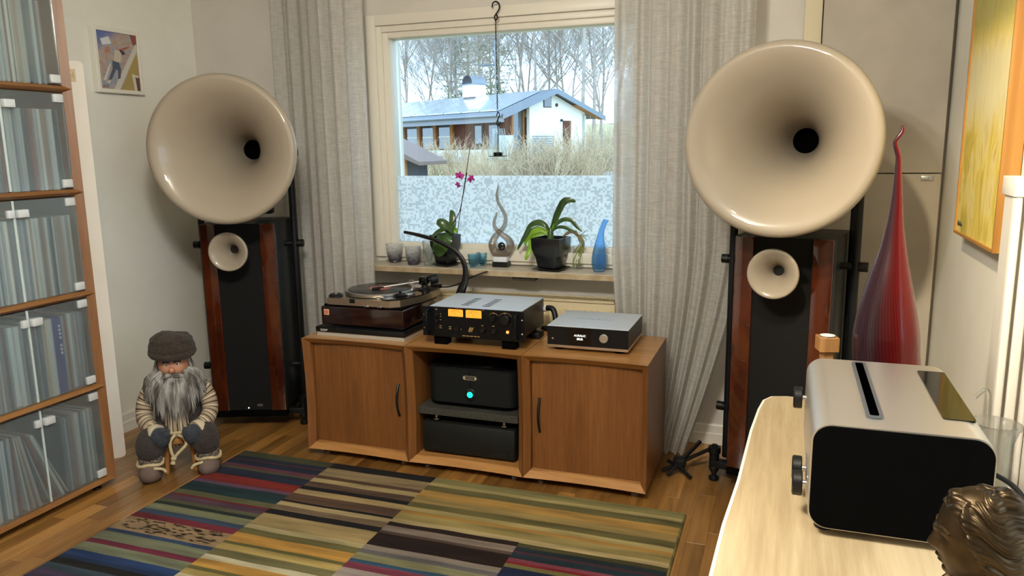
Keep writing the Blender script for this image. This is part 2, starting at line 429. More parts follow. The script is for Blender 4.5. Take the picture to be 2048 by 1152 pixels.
# ------------------------------------------------------------------ outside, seen through the pane
def zground(y, x=-12):
    return -1.2 + .0455 * max(y - 4, 0) + .25 * sin(y * .21 + x * .13) * min(1, max(0, (y - 8) / 20))
m_grass = M('dry_grass', '#b7a47c', .95, color2='#8d8a66', scale=.5, detail=8, bump=.6, bscale=6)
gm = MB(); gm.grid(60, 50, lambda u, v: (lambda y, x: (x, y, zground(y, x)))(-60 + 215 * v, -85 + 120 * u))
struct(gm.build('ground', m_grass))
gv = MB(); gv.grid(20, 10, lambda u, v: (lambda y, x: (x, y, zground(y, x) + .03))(17 + 10 * v, -12.2 + 4.6 * u + 1.2 * sin(v * 3)))
struct(gv.build('driveway', M('gravel', '#8f959c', .95, color2='#73797f', scale=3, detail=8)))

m_stucco = M('white_stucco', '#f1f1ee', .85); m_redwood = M('red_timber', '#5c2f22', .7, color2='#6e3c2a', scale=3, stretch=(1, 1, .1))
m_orange = M('oiled_timber', '#a4703c', .6); m_roof = M('roof_metal', '#5c6570', .4); m_solar = M('solar_glass', '#c3d0de', .12, .35, coat=.8)  # solar panels pale: the mirrored sky is put into their colour
m_hglass = M('house_glass', '#4a5763', .04, .0, coat=1.0, spec=1.0); m_gutter = M('gutter', '#7e8893', .4, .5); m_darkwood = M('dark_timber', '#4b3b33', .8)
m_brown = M('brown_sheet', '#6d5a52', .5)
HA = ony(1105, 178, 42.0); HB = onz(815, 205, HA.z); HU = (HB - HA).normalized(); HVv = V((HU.y, -HU.x, 0))   # along the ridge, and along the gable to the right
if HVv.x < 0: HVv = -HVv
HVd = V((-HU.y, HU.x, 0)); 
if HVd.y < 0: HVd = -HVd                  # gable to the right and back
ang = atan2(-HU.y, -HU.x)                 # local +x = from the far end towards the gable we see
house = thing('neighbour_house', 'white plastered house with solar panel roof and hooded chimney', 'house', (HA.x, HA.y, .75), ang)
hz = .75; RZ = HA.z - hz; EZ = 3.12 - hz; HW = 3.95; LEN = 18.0
# local frame: x towards the gable end (x = 0 there), y to the back, so the long side with the windows is at -y
def part(name, mb, m, p=house, **k): return mb.build(name, m, p, smooth=False, **k)
g = MB(); gp = [(-1.65, -1.3), (2.75, -1.3), (2.75, 2.55), (0, 3.60), (-1.65, 2.98)]
g.prism(gp, -.35, -.12, 'X'); part('gable_wall', g, m_stucco)
part('side_wall', MB().box((-.6, 2.5, -1.3), (-.12, 2.75, 2.5)), m_stucco)
part('plinth_wall', MB().box((-LEN, -2.55, -1.3), (-1.1, -2.3, .55)), m_stucco)
part('timber_wall', MB().box((-LEN, -2.2, .4), (-1.0, -2.05, 2.55)), m_redwood)
part('back_wall', MB().box((-LEN, 2.5, -1.3), (-.5, 2.7, 2.5)), m_stucco)
part('porch_wall', MB().prism([(-3.0, -1.3), (-1.65, -1.3), (-1.65, 2.9), (-3.0, 2.4)], -.75, -.62, 'X'), m_redwood)
s = (RZ - EZ) / HW
for sg in (-1, 1):
    r = MB(); r.prism([(0, RZ), (sg * HW, EZ), (sg * HW, EZ - .13), (0, RZ - .16)], -LEN - .5, .35, 'X'); part('roof', r, m_roof)
    f = MB(); f.prism([(0, RZ + .02), (sg * (HW + .03), EZ + .01), (sg * (HW + .03), EZ - .26), (0, RZ - .27)], .35, .40, 'X'); part('verge_board', f, m_gutter)
    f = MB(); f.prism([(sg * 1.7 * .98, RZ - .2 - s * 1.7), (sg * (HW - .05), EZ - .13), (sg * (HW - .05), EZ - .18), (sg * 1.7 * .98, RZ - .26 - s * 1.7)], -.14, .33, 'X'); part('soffit', f, m_orange)
part('gutter', MB().tube([(-LEN - .4, -HW - .05, EZ - .06), (.3, -HW - .05, EZ - .06)], .075, 8), m_gutter)
part('eave_board', MB().box((-LEN, -HW + .05, EZ - .40), (.25, -HW + .15, EZ - .13)), M('eave_paint', '#8b9099', .7))
for i in range(9):
    x = -15.5 + 1.66 * i
    part('solar_panel', MB().prism([(-.35, RZ - .35 * s + .03), (-HW + .55, EZ + .55 * s + .03), (-HW + .55, EZ + .55 * s + .09), (-.35, RZ - .35 * s + .09)], x + .03, x + 1.6, 'X'), m_solar)
for i in range(8):
    x = -16.2 + 1.72 * i
    if i > 5: break
    w = MB(); part('window', w.box((x, -2.27, .62), (x + 1.18, -2.2, 2.25)), m_hglass)
    part('window_post', MB().box((x + 1.2, -2.36, .45), (x + 1.5, -2.18, 2.4)), m_orange)
    part('window_bar', MB().box((x, -2.31, 1.30), (x + 1.18, -2.25, 1.38)), m_white)
part('house_door', MB().box((-4.2, -2.28, -.2), (-3.3, -2.2, 2.05)), m_darkwood)
part('window', MB().box((-4.05, -2.31, .9), (-3.45, -2.26, 1.9)), m_hglass)
part('window', MB().box((-2.8, -2.3, .5), (-1.9, -2.22, 2.1)), m_hglass)
part('porch_window', MB().prism([(-2.45, .2), (-1.75, .2), (-1.75, 2.72), (-2.45, 2.45)], -.62, -.58, 'X'), m_hglass)
for yy in (-2.55, -1.72): part('porch_post', MB().box((-.62, yy - .06, -1.2), (-.5, yy + .06, 2.6)), m_orange)
part('balcony_screen', MB().box((-.3, -3.7, .0), (-.25, -2.7, 1.3)), M('frosted_screen', '#cfdbe4', .3))
part('gable_window', MB().box((-.13, -.56, 2.84), (-.07, -.02, 3.36)), m_hglass)
part('window_frame', MB().box((-.125, -.60, 2.80), (-.10, .02, 3.40)), m_darkwood)
part('vent', MB().cyl((-.13, .42, 2.95), (-.08, .42, 2.95), .1, 12), m_darkwood)
part('gable_door', MB().box((-.13, .92, -.4), (-.07, 1.55, 2.10)), m_redwood)
part('wall_lamp', MB().box((-.1, .72, 2.05), (.0, .82, 2.18)), m_black)
part('downpipe', MB().cyl((-.08, 2.72, -1), (-.08, 2.72, 2.4), .05, 8), m_white)
ch = MB().box((-7.0, -.75, 2.9), (-6.05, .15, 3.75)); part('chimney_flashing', ch, m_brown)
c2 = part('chimney_stack', MB().box((-7.05, -.8, 3.7), (-6.0, .2, 4.45)), m_stucco)
hd = MB(); hd.grid(13, 2, lambda u, v: (-6.52 + .50 * cos(pi * u), -.85 + 1.1 * v, 4.47 + .52 * sin(pi * u))); hd.box((-7.08, -.85, 4.42), (-5.97, .25, 4.48))
hd.build('chimney_hood', m_gutter, house)
mast = MB(); mast.cyl((-5.2, .3, 3.4), (-5.2, .3, 7.0), .035, 6); mast.cyl((-5.2, .3, 5.6), (-6.6, .3, 5.6), .03, 6)
for i in range(4): mast.cyl((-5.6 - .28 * i, -.2, 5.6), (-5.6 - .28 * i, .8, 5.6), .02, 5)
mast.cyl((-5.6, .3, 6.4), (-4.9, .3, 6.4), .02, 5); mast.build('antenna_mast', m_gutter, house)
for i in range(9): part('trellis_slat', MB().box((.05, -1.6, .15 + i * .13), (.1, .0, .22 + i * .13)), m_gutter)

# gable of a second house at the right, and a small shed roof at the left
nb = thing('neighbour_gable', 'white boarded house gable half hidden by the right curtain', 'house', (0, 0, 0))
q0 = ony(1208, 247, 30); q1 = ony(1230, 172, 30)
w = MB(); w.prism([(q0.x, q0.z), (q0.x + 5, q0.z), (q0.x + 5, q0.z + 4.2), (q0.x + 2.0, q0.z + 4.2)], 30.2, 33, 'Y'); part('roof_edge', w, m_stucco, nb)
w = MB(); w.prism([(q0.x + .55, q0.z + .1), (q0.x + 5, q0.z + .1), (q0.x + 5, q0.z + 4.0), (q0.x + 2.4, q0.z + 4.0)], 30.1, 30.3, 'Y'); part('gable_wall', w, M('grey_boards', '#b9c0c4', .8), nb)
part('lower_wall', MB().box((q0.x + 1.2, 30.3, -.2), (q0.x + 5, 33, q0.z + .2)), m_stucco, nb)
sh = thing('shed', 'small dark shed with sloping brown roof and timber post', 'shed', (0, 0, 0))
t0, t1 = ony(798, 297, 16), ony(850, 325, 16)
w = MB(); w.prism([(t0.x - 2, t0.z + .9), (t0.x - .0, t0.z + .02), (t1.x, t1.z + .02), (t1.x, t1.z - .06), (t0.x, t0.z - .12), (t0.x - 2, t0.z - .12)], 15.7, 17.2, 'Y'); part('roof', w, m_brown, sh)
part('wall', MB().box((t0.x - 2, 16.0, zground(16) + .55), (t0.x + .22, 17.0, t0.z - .1)), M('shed_board', '#3d4047', .8), sh)
part('post', MB().box((t0.x + .10, 15.9, zground(16) - .1), (t0.x + .2, 16.0, t0.z - .2)), m_orange, sh)

# bare trees
m_bark = M('hazed_bark', '#a59a92', .95, color2='#b8aea5', scale=3); m_bark2 = M('birch_bark', '#d9d6d0', .9, color2='#a39b92', scale=2); m_pine = M('pine_twigs', '#6d7a5a', .95, color2='#85906d', scale=2)  # grey bark lightened so that distance haze sits in its colour
def tree_mesh(seed, h, spread, m, levels=4, n0=5):
    r = random.Random(seed); mb = MB()
    def branch(p, d, l, rad, lev):
        pts = [p]; rr = [rad]; q = p.copy(); dd = d.copy(); k = 5 if lev == 0 else 4
        for i in range(k):
            dd = (dd + V((r.gauss(0, .12), r.gauss(0, .12), r.gauss(.04, .06))) * (1 if lev else .45)).normalized()
            q = q + dd * l / k; pts.append(q.copy()); rr.append(rad * (1 - .72 * (i + 1) / k))
        mb.tube(pts, rr, 6 if lev == 0 else (4 if lev < 3 else 3), cap=False)
        if lev >= levels: return
        nb_ = (13, 8, 6, 4)[min(lev, 3)] + r.randint(0, 2)
        for i in range(nb_):
            t = r.uniform(.22 if lev == 0 else .2, 1.0); j = min(int(t * k), k - 1); a = pts[j].lerp(pts[j + 1], t * k - j)
            az = r.uniform(0, 2 * pi); up = r.uniform(.25, 1.0)
            side = V((cos(az), sin(az), 0)); nd = (side * spread + dd * .5 + V((0, 0, up * .7))).normalized()
            branch(a, nd, l * r.uniform(.38, .62) * (1.15 - .45 * t if lev == 0 else 1), max(rr[j] * .48, .008), lev + 1)
    branch(V((0, 0, -.3)), V((0, 0, 1)), h, h * .0085, 0)
    return mb.mesh('tree_trunk_and_branches', m)
TREES = [tree_mesh(s_, h_, sp, mm) for s_, h_, sp, mm in ((1, 15, .75, m_bark), (2, 17, .6, m_bark), (3, 13, .9, m_bark), (4, 16, .55, m_bark2), (5, 14, .8, m_bark))]
def pine_mesh(seed, h):
    r = random.Random(seed); mb = MB(); mb.tube([(0, 0, -.3), (0, 0, h)], [.2, .03], 6, cap=False)
    for i in range(120):
        z = h * r.uniform(.25, 1); a = r.uniform(0, 2 * pi); l = (1.1 - z / h) * 2.6 + .4
        e = V((cos(a) * l, sin(a) * l, z + r.uniform(-.3, .5))); mb.tube([(0, 0, z), e], [.03, .008], 3, cap=False)
        for j in range(9):
            c = V((0, 0, z)).lerp(e, r.uniform(.35, 1)); dd = V((r.gauss(0, .4), r.gauss(0, .4), r.gauss(.1, .25))); mb.tube([c, c + dd], [.035, .004], 3, cap=False)
    return mb.mesh('pine_trunk_and_needles', m_pine)
PINE = pine_mesh(9, 15)
rt = random.Random(11)
spots = [(825, 62, 0, 1.0), (872, 64, 2, .8), (895, 58, 0, 1.15), (800, 75, 1, 1.0), (850, 80, 4, 1.1), (930, 74, 1, 1.1), (965, 70, 3, 1.0), (1010, 68, 2, 1.0), (1048, 66, 4, .95), (1075, 60, 1, 1.05), (1095, 66, 0, 1.1),
         (1120, 72, 3, 1.0), (1145, 60, 2, 1.0), (1168, 56, 1, 1.2), (1186, 58, 0, 1.2), (1205, 64, 4, 1.0), (1225, 60, 1, 1.1), (1245, 66, 2, 1.0), (985, 85, 0, 1.2), (1060, 88, 1, 1.2), (1130, 86, 4, 1.3), (1200, 84, 0, 1.2), (905, 88, 2, 1.2), (950, 58, 4, .8), (1030, 78, 1, 1.1)]
KN = ['grey bare tree with a wide crown behind the neighbour house', 'tall slender bare tree behind the neighbour house', 'low bare tree with spreading branches behind the house', 'pale barked bare birch behind the neighbour house', 'bare tree with arching branches behind the solar roof']
for px, D, kd, sc in spots:
    b = ony(px, 300, D); o = ob('bare_tree', TREES[kd], None, (b.x, D, zground(D, b.x)), (0, 0, rt.uniform(0, 6.28))); o.scale = (sc, sc, sc)
    tag(o, KN[kd], 'tree', 'bare trees beyond the house')
for px, D, sc in ((940, 64, 1.0), (962, 78, 1.15), (915, 80, 1.1), (1000, 82, 1.1)):
    b = ony(px, 300, D); o = ob('pine_tree', PINE, None, (b.x, D, zground(D, b.x)), (0, 0, rt.uniform(0, 6.28))); o.scale = (sc, sc, sc); tag(o, 'green pine tree among the bare trees behind the chimney', 'tree', 'pines behind the chimney')

# leafless hedges and boulders
m_twig = M('bare_twigs', '#b09c80', .95, color2='#c8b697', scale=1.5)
def shrub_mesh(seed, w, d, h, n):
    r = random.Random(seed); mb = MB()
    for i in range(n):
        x, y = r.uniform(-w, w), r.uniform(-d, d); p = V((x, y, -.2)); hh = h * r.uniform(.6, 1.05) * (1 - .35 * abs(x / w) ** 3); dr = V((r.gauss(0, .22), r.gauss(0, .22), 1))
        pts = [p]; 
        for k in range(4): dr = dr + V((r.gauss(0, .16), r.gauss(0, .16), 0)); pts.append(pts[-1] + dr.normalized() * hh / 4)
        mb.tube(pts, [.017, .014, .011, .008, .004], 3, cap=False)
        for k in range(4):
            a = pts[r.randint(1, 3)].lerp(pts[4], r.random() * .6); e = a + V((r.gauss(0, .22), r.gauss(0, .22), r.uniform(.15, .45))); mb.tube([a, a.lerp(e, .5) + V((r.gauss(0, .03), 0, 0)), e], [.008, .006, .003], 3, cap=False)
    return mb.mesh('twigs', m_twig)
for px, D, w, d, h, n, sd, lb in ((905, 34, 2.9, .7, 2.3, 380, 1, 'long clipped hedge of bare twigs below the timber windows'), (985, 31, 1.6, .7, 1.9, 200, 2, 'bare twiggy bush at the end of the clipped hedge'),
                                  (1062, 25, 1.3, .8, 2.8, 340, 3, 'large bare bush in front of the white gable'), (1120, 26, 1.5, .8, 2.5, 320, 4, 'bare bush in front of the red gable door'), (1185, 29, 1.0, .8, 3.0, 220, 5, 'tall bare bush at the corner of the white gable'),
                                  (1075, 19, 2.0, .6, 1.0, 300, 6, 'low dry brush growing along the garden slope'), (960, 22, 1.5, .5, .7, 160, 7, 'thin dry brush beside the gravel drive')):
    b = ony(px, 320, D); tag(ob('bare_bush', shrub_mesh(sd, w, d, h, n), None, (b.x, D, zground(D, b.x))), lb, 'bush', 'leafless bushes in the garden')
m_rock = M('granite_boulder', '#a9a8a4', .95, color2='#7f8082', scale=1.6, detail=8, bump=.5, bscale=6)
def rock(px, D, r, sd, lb):
    b = ony(px, 330, D); mb = MB(); mb.ball((0, 0, 0), r, 18, 12, lambda p: p * (1 + .28 * noise.noise(p * 1.3 / max(r) + V((sd * 7.1, 0, 0)))))
    tag(mb.build('boulder', m_rock, None, loc=(b.x, D, zground(D, b.x) + r[2] * .3)), lb, 'rock', 'boulders in the garden')
rock(1213, 27, (.95, .7, .7), 1, 'pale boulder beside the right end of the hedge'); rock(1090, 21, (1.0, .7, .55), 2, 'wide boulder half hidden by dry brush'); rock(835, 20, (.5, .45, .42), 3, 'round boulder next to the shed post'); rock(1208, 31, (1.3, .8, .9), 4, 'large mossy boulder below the boarded gable')

# ------------------------------------------------------------------ three cabinets
CY0, CY1, CZ0, CZ1 = 2.92, 3.405, .036, .575
def concave(t): return .012 * (1 - (2 * t - 1) ** 2)         # the front edges bow inwards between the corners
def cabinet_panel(a, b, inward, t=.026, bev=.030, n=12):
    """one carcase board between corners a and b (x, z) of the front; knife edge outside, bevel falling inwards"""
    a, b, n_in = V((a[0], 0, a[1])), V((b[0], 0, b[1])), V((inward[0], 0, inward[1])); L_ = (b - a).length; mb = MB(); d = CY1 - CY0
    def row(u):
        p = a.lerp(b, u); c = concave(u); tr = t / L_                       # mitre the inner side
        pi_ = a.lerp(b, min(max(u, 0), 1)) + n_in * t
        k = t * (1 - 2 * u)
        dirv = (b - a).normalized(); pin = p + n_in * t + dirv * k
        return [p + V((0, c, 0)), pin + V((0, c + bev, 0)), pin + V((0, d, 0)), p + V((0, d, 0))]
    vs = []; 
    for i in range(n + 1): vs += row(i / n)
    fs = [(3, 2, 1, 0), tuple(4 * n + k for k in range(4))]
    for i in range(n):
        for k in range(4): q = 4 * i; fs.append((q + k, q + (k + 1) % 4, q + 4 + (k + 1) % 4, q + 4 + k))
    return mb.add(vs, fs)
m_handle = M('handle_black', '#141414', .35)
def make_cabinet(x0, x1, label, door=None):
    w = x1 - x0; h = CZ1 - CZ0
    r = thing('cabinet', label, 'cabinet', (x0, CY0, CZ0)); 
    a, b, c, d = (0, 0), (w, 0), (w, h), (0, h)
    for nm, p, q, n_in, mm in (('bottom_panel', a, b, (0, 1), m_cabinet_x), ('side_panel', b, c, (-1, 0), m_cabinet), ('top_panel', c, d, (0, -1), m_cabinet_x), ('side_panel', d, a, (1, 0), m_cabinet)):
        cabinet_panel(p, q, n_in).build(nm, mm, r, ang=20)
    bk = M('cabinet_back', '#6d4a28', .7) if door is None else m_cabinet
    MB().box((.02, CY1 - CY0 - .012, .02), (w - .02, CY1 - CY0 - .002, h - .02)).build('back_panel', bk, r, smooth=False)
    if door:
        dr = MB().rbox((.0275, .056, .0275), (w - .0275, .074, h - .0275), .0012, 1).build('door', m_cabinet, r)
        hx = w - .062 if door == 'R' else .062
        zz = [h * .50 + .076 * (2 * i / 12 - 1) for i in range(13)]
        MB().tube([(hx, .054 - .024 * sin(pi * i / 12), z) for i, z in enumerate(zz)], [.0055 if 0 < i < 12 else .006 for i in range(13)], 8, flat=1.0).build('handle', m_handle, dr)
    for fx in (.06, w - .06):
        for fy in (.075, CY1 - CY0 - .06):
            f = MB(); f.lathe([(.019, 0), (.019, .006), (.006, .009), (.006, .036)], 14, (fx, fy, -CZ0)); f.build('foot', m_chrome, r)
    return r
make_cabinet(-2.092, -1.5635, 'beech cabinet with a handled door standing under the turntable', 'R')
make_cabinet(-1.5615, -1.0185, 'open beech cabinet holding two black amplifiers and a stone shelf')
make_cabinet(-1.0165, -.489, 'beech cabinet with a handled door standing under the silver topped streamer', 'L')

# ------------------------------------------------------------------ horn loudspeakers
def horn_profile(R, L, rt, n=34):
    """tractrix flare from the throat (r = rt, depth L) that turns over into a broad rolled rim of radius R"""
    R1 = R * .93; full = R1 * (math.log((R1 + sqrt(R1 * R1 - rt * rt)) / rt)) - sqrt(R1 * R1 - rt * rt); k = (L - .02) / full; pts = []
    for i in range(n + 1):
        r = rt + (R1 - rt) * (1 - (1 - i / n) ** 1.6); r = min(r, R1 * .9995)
        x = R1 * math.log((R1 + sqrt(R1 * R1 - r * r)) / r) - sqrt(R1 * R1 - r * r); pts.append((r, -x * k))
    for i in range(1, 7): a = pi / 2 * i / 6; pts.append((R1 + (R - R1) * sin(a), -.022 * (1 - cos(a)) * R / .33))
    return pts
def horn(R, L, rt, name, parent, m, mat, seg=64):
    pr = horn_profile(R, L, rt); mb = MB()
    e = pts_end = pr[-1][1]; lip = [(R + .001, e - .004), (R - .001, e - .010)]
    back = [(r + .002 + .012 * (1 - r / R), z - .013) for r, z in reversed(pr[:-7])]
    mb.lathe(pr + lip + back, seg, mat=mat, cap=False)
    return mb.build(name, m, parent, ang=60)
m_throat = M('throat_gauze', '#040404', 1.0, spec=0)
m_logo = M('badge_silver', '#d8d8d6', .3, .6)
SPW, SPD, SPB, SPT = .372, .37, .095, 1.073
def speaker(fc, toe, horn_c, label, mirror):
    """fc: middle of the front foot line; local -y is the front"""
    r = thing('horn_loudspeaker', label, 'loudspeaker', (fc[0], fc[1], 0), toe)
    w = SPW / 2
    MB().rbox((-w, .012, SPB), (w, SPD, SPT), .004).build('woofer_cabinet', m_spk, r)
    MB().box((-w + .075, .004, SPB + .006), (w - .075, .014, SPT - .003)).build('front_grille', m_spk_cloth, r, smooth=False)
    for sx in (-1, 1):
        x0, x1 = sorted((sx * (w - .002), sx * (w - .076)))
        MB().rbox((x0, -.006, SPB + .004), (x1, .014, SPT - .002), .004).build('veneer_strip', m_burl, r)
    MB().box((-w, -.004, SPB - .028), (w, SPD, SPB)).build('base_plate', m_black_matte, r, smooth=False)
    # badges at the foot of the grille
    text('badge_lettering', 'XD', .017, m_logo, r, (.032, .0035, SPB + .026), sx=1.2)
    MB().lathe([(.003, 0), (.003, .002)], 10, mat=Matrix.Translation((-.012, .003, SPB + .018)) @ RX(pi / 2, 4, 'X')).build('power_light', M('power_led', '#ffffff', .4, emit='#ffffff', estr=3.0), r)
    # tweeter horn
    mt = Matrix.Translation((0, -.160, .952)) @ RX(pi / 2, 4, 'X')
    t = horn(.094, .158, .013, 'tweeter_horn', r, m_horn, mt, 40)
    MB().lathe([(.0137, -.002), (.0137, 0)], 16, mat=mt @ Matrix.Translation((0, 0, -.1565))).build('throat', m_throat, t)
    MB().lathe([(.045, 0), (.040, .07)], 20, mat=Matrix.Translation((0, .012, .952)) @ RX(pi / 2, 4, 'X')).build('driver_neck', m_black, t)
    # stand: two posts at each side behind, cross tubes with end caps
    st = []
    for sx in (-1, 1):
        for yy in (.17, .31):
            px = sx * (w + .052) if yy < .3 else sx * (w + .02)
            MB().cyl((px, yy, .07), (px, yy, 1.47 if yy < .3 else 1.30), .0165, 14).build('stand_post', m_steel_blk, r)
    for zz in (.952, .30):
        MB().cyl((-w - .083, .17, zz), (w + .083, .17, zz), .014, 12).build('cross_tube', m_steel_blk, r)
        for sx in (-1, 1): MB().cyl((sx * (w + .070), .17, zz), (sx * (w + .098), .17, zz), .0195, 14).build('clamp', m_black, r)
    for sx in (-1, 1): MB().cyl((sx * (w + .03), .17, 1.42), (sx * (w + .075), .17, 1.42), .014, 12).build('cross_tube', m_steel_blk, r)
    for sx in (-1, 1): MB().cyl((sx * (w + .070), .17, 1.42), (sx * (w + .095), .17, 1.42), .0195, 14).build('clamp', m_black, r)
    # outrigger arms with adjustable feet
    for sx in (-1, 1):
        for yy in (.06, .32):
            MB().rbox((sx * (w + .005) - .075, yy - .022, .062), (sx * (w + .005) + .075, yy + .022, .094), .004).build('outrigger', m_steel_blk, r)
            f = MB(); f.lathe([(.020, 0), (.022, .004), (.022, .014), (.010, .022), (.011, .030), (.022, .050), (.023, .06), (.021, .062), (.021, .12), (.026, .124), (.026, .15), (.012, .152), (.012, .16)], 18, (sx * (w + .070), yy, 0)); f.build('levelling_foot', m_black, r)
    # the big midrange horn in front of its driver
    inv = (Matrix.Translation((fc[0], fc[1], 0)) @ RX(toe, 4, 'Z')).inverted()
    hc = inv @ V(horn_c); mh = Matrix.Translation(hc) @ RX(pi / 2, 4, 'X')
    h = horn(.335, .50, .049, 'midrange_horn', r, m_horn, mh, 96)
    MB().lathe([(.0515, -.003), (.0515, 0)], 24, mat=mh @ Matrix.Translation((0, 0, -.497))).build('throat', m_throat, h)
    MB().lathe([(.06, -.67), (.085, -.655), (.085, -.57), (.06, -.54), (.05, -.512)], 28, mat=mh).build('compression_driver', m_black, h)
    MB().rbox((hc.x - .04, hc.y + .575, 1.10), (hc.x + .04, hc.y + .645, 1.45), .006).build('driver_mount', m_black, r)
    return r
speaker((-2.583, 3.135), radians(21), (-2.405, 2.85, 1.435), 'horn loudspeaker behind the bearded gnome, left of the cabinets', 1)
speaker((-.010, 3.118), radians(-12), (-.046, 2.83, 1.437), 'horn loudspeaker behind the oak table and tall red vase', -1)

# ------------------------------------------------------------------ record shelf with frosted doors
SX = -2.713; SY1 = 2.385; SY0 = 1.04; SDEP = .385
LEV = [.022, .440, .842, 1.262, 1.669, 2.085, 2.44]
shelf = thing('record_shelf', 'tall wooden record shelf with frosted glass doors along the wall', 'shelf', (SX, SY1, 0))
TH = .026
def lshape(name, lo, hi, m=m_shelf_wood, p=shelf): return MB().rbox(lo, hi, .0015, 1).build(name, m, p)
def edge_board(z0, z1):   # horizontal board with a bevelled front like the cabinets
    mb = MB(); mb.prism([(-SDEP, z0), (-.004, z0), (.0, z0 + .003), (.0, z1 - .003), (-.004, z1), (-SDEP, z1)], -(SY1 - SY0), 0, 'Y'); return mb
for i, z in enumerate(LEV):
    mb = MB(); mb.prism([(-SDEP, z), (-.022, z), (.0, z + TH * .5), (-.022, z + TH), (-SDEP, z + TH)], -(SY1 - SY0) + .001, -.001, 'Y'); mb.build('shelf_board', m_shelf_wood, shelf)
for yy in (0, -(SY1 - SY0)):
    mb = MB(); s0 = -TH * .0
    for i in range(6):
        z0, z1 = LEV[i] + TH * .5, LEV[i + 1] + TH * .5; sgn = -1 if yy == 0 else 1
        mb.prism([(-SDEP, 0), (-.0, 0), (-.022, sgn * TH), (-SDEP, sgn * TH)], z0, z1, 'Z')
    mb.xf(Matrix.Translation((0, yy, 0))); mb.build('side_panel', wood('shelf_side', '#6e4621', '#895c31', 'Z', .45, 70), shelf)
MB().box((-SDEP - .005, -(SY1 - SY0), .022), (-SDEP, 0, 2.46)).build('back_panel', m_shelf_wood, shelf, smooth=False)
MID = -.61
MB().box((-SDEP, MID - .012, .03), (-.03, MID + .012, 2.44)).build('divider', m_shelf_wood, shelf, smooth=False)
for yy in (-.06, -1.27):
    MB().lathe([(.018, 0), (.018, .008), (.007, .01), (.007, .024)], 12, (-.05, yy, 0)).build('foot', m_black, shelf)
def frosted():
    m, N, L, B = _mat('frosted_glass'); N.remove(B)
    rf = N.new('ShaderNodeBsdfRefraction'); rf.inputs['Roughness'].default_value = .20; rf.inputs['IOR'].default_value = 1.10; rf.inputs['Color'].default_value = (.93, .97, .97, 1)
    tp = N.new('ShaderNodeBsdfTransparent'); tp.inputs['Color'].default_value = (.93, .97, .97, 1)
    df = N.new('ShaderNodeBsdfDiffuse'); df.inputs['Color'].default_value = lin('#c7d0d0')
    gl = N.new('ShaderNodeBsdfGlossy'); gl.inputs['Roughness'].default_value = .14
    a = N.new('ShaderNodeMixShader'); a.inputs[0].default_value = .25; L.new(rf.outputs[0], a.inputs[1]); L.new(tp.outputs[0], a.inputs[2])
    b = N.new('ShaderNodeMixShader'); b.inputs[0].default_value = .12; L.new(a.outputs[0], b.inputs[1]); L.new(df.outputs[0], b.inputs[2])
    fr = N.new('ShaderNodeFresnel'); fr.inputs['IOR'].default_value = 1.45
    c = N.new('ShaderNodeMixShader'); L.new(fr.outputs[0], c.inputs[0]); L.new(b.outputs[0], c.inputs[1]); L.new(gl.outputs[0], c.inputs[2])
    L.new(c.outputs[0], N['Material Output'].inputs['Surface']); return m
m_frost = frosted(); m_glass_edge = M('glass_edge', '#dfeae6', .2)
GAP = 2.088 - SY1
for i in range(6):
    z0, z1 = LEV[i] + TH + .004, LEV[i + 1] - .004
    for (ya, yb, side) in ((GAP + .002, -.028, 1), (-.575, GAP - .002, -1)):
        d = MB().box((-.0265, ya, z0), (-.0215, yb, z1)).build('door', m_frost, shelf, smooth=False)
        ge = GAP + .002 if side > 0 else GAP - .003
        MB().box((-.0268, ge - .0005, z0), (-.0212, ge + .0015, z1)).build('glass_edge', m_glass_edge, d, smooth=False)
        hy = yb - .045 if side > 0 else ya + .003
        for zz in (z0 + .004, z1 - .036):
            MB().rbox((-.0295, hy, zz), (-.0145, hy + .042, zz + .032), .003).build('hinge', m_steel_door, d)
        ky = GAP + .006 if side > 0 else GAP - .03
        MB().rbox((-.0295, ky, z1 - .064), (-.010 if side < 0 else -.004, ky + (.044 if side > 0 else .026), z1 - .034), .003).build('handle', m_steel_door, d)
# the records: one thing each
rr = random.Random(77)
PAL = ['#f0f0ec', '#dfe2e0', '#c6cbcd', '#f4f2ea', '#b4bbc1', '#98a0a7', '#ded5c3', '#c3b5a5', '#6f7880', '#dadfe0', '#9aa5ad', '#c2b7b5', '#7c8a98', '#4d5862', '#a89082', '#5c7a8a', '#8a5c58']
RMATS = [M('record_sleeve_%d' % i, c, .6) for i, c in enumerate(PAL)]
m_bluebox = M('blue_box_sleeve', '#23408f', .5); 
def record_mesh(t, m): return MB().box((-.315, -t / 2, 0), (0, t / 2, .315)).mesh('record', m, smooth=False)
CNAME = ['white', 'pale grey', 'grey', 'cream white', 'cool grey', 'slate grey', 'beige', 'tan', 'dark grey', 'bluish white', 'blue grey', 'pinkish grey', 'steel blue', 'charcoal', 'brown', 'teal grey', 'dull red']
RM = [(record_mesh(t, m), c) for m, c in zip(RMATS, CNAME) for t in (.0058, .0085, .012)]
ROW = ['bottom', 'second', 'third', 'fourth', 'fifth', 'top']
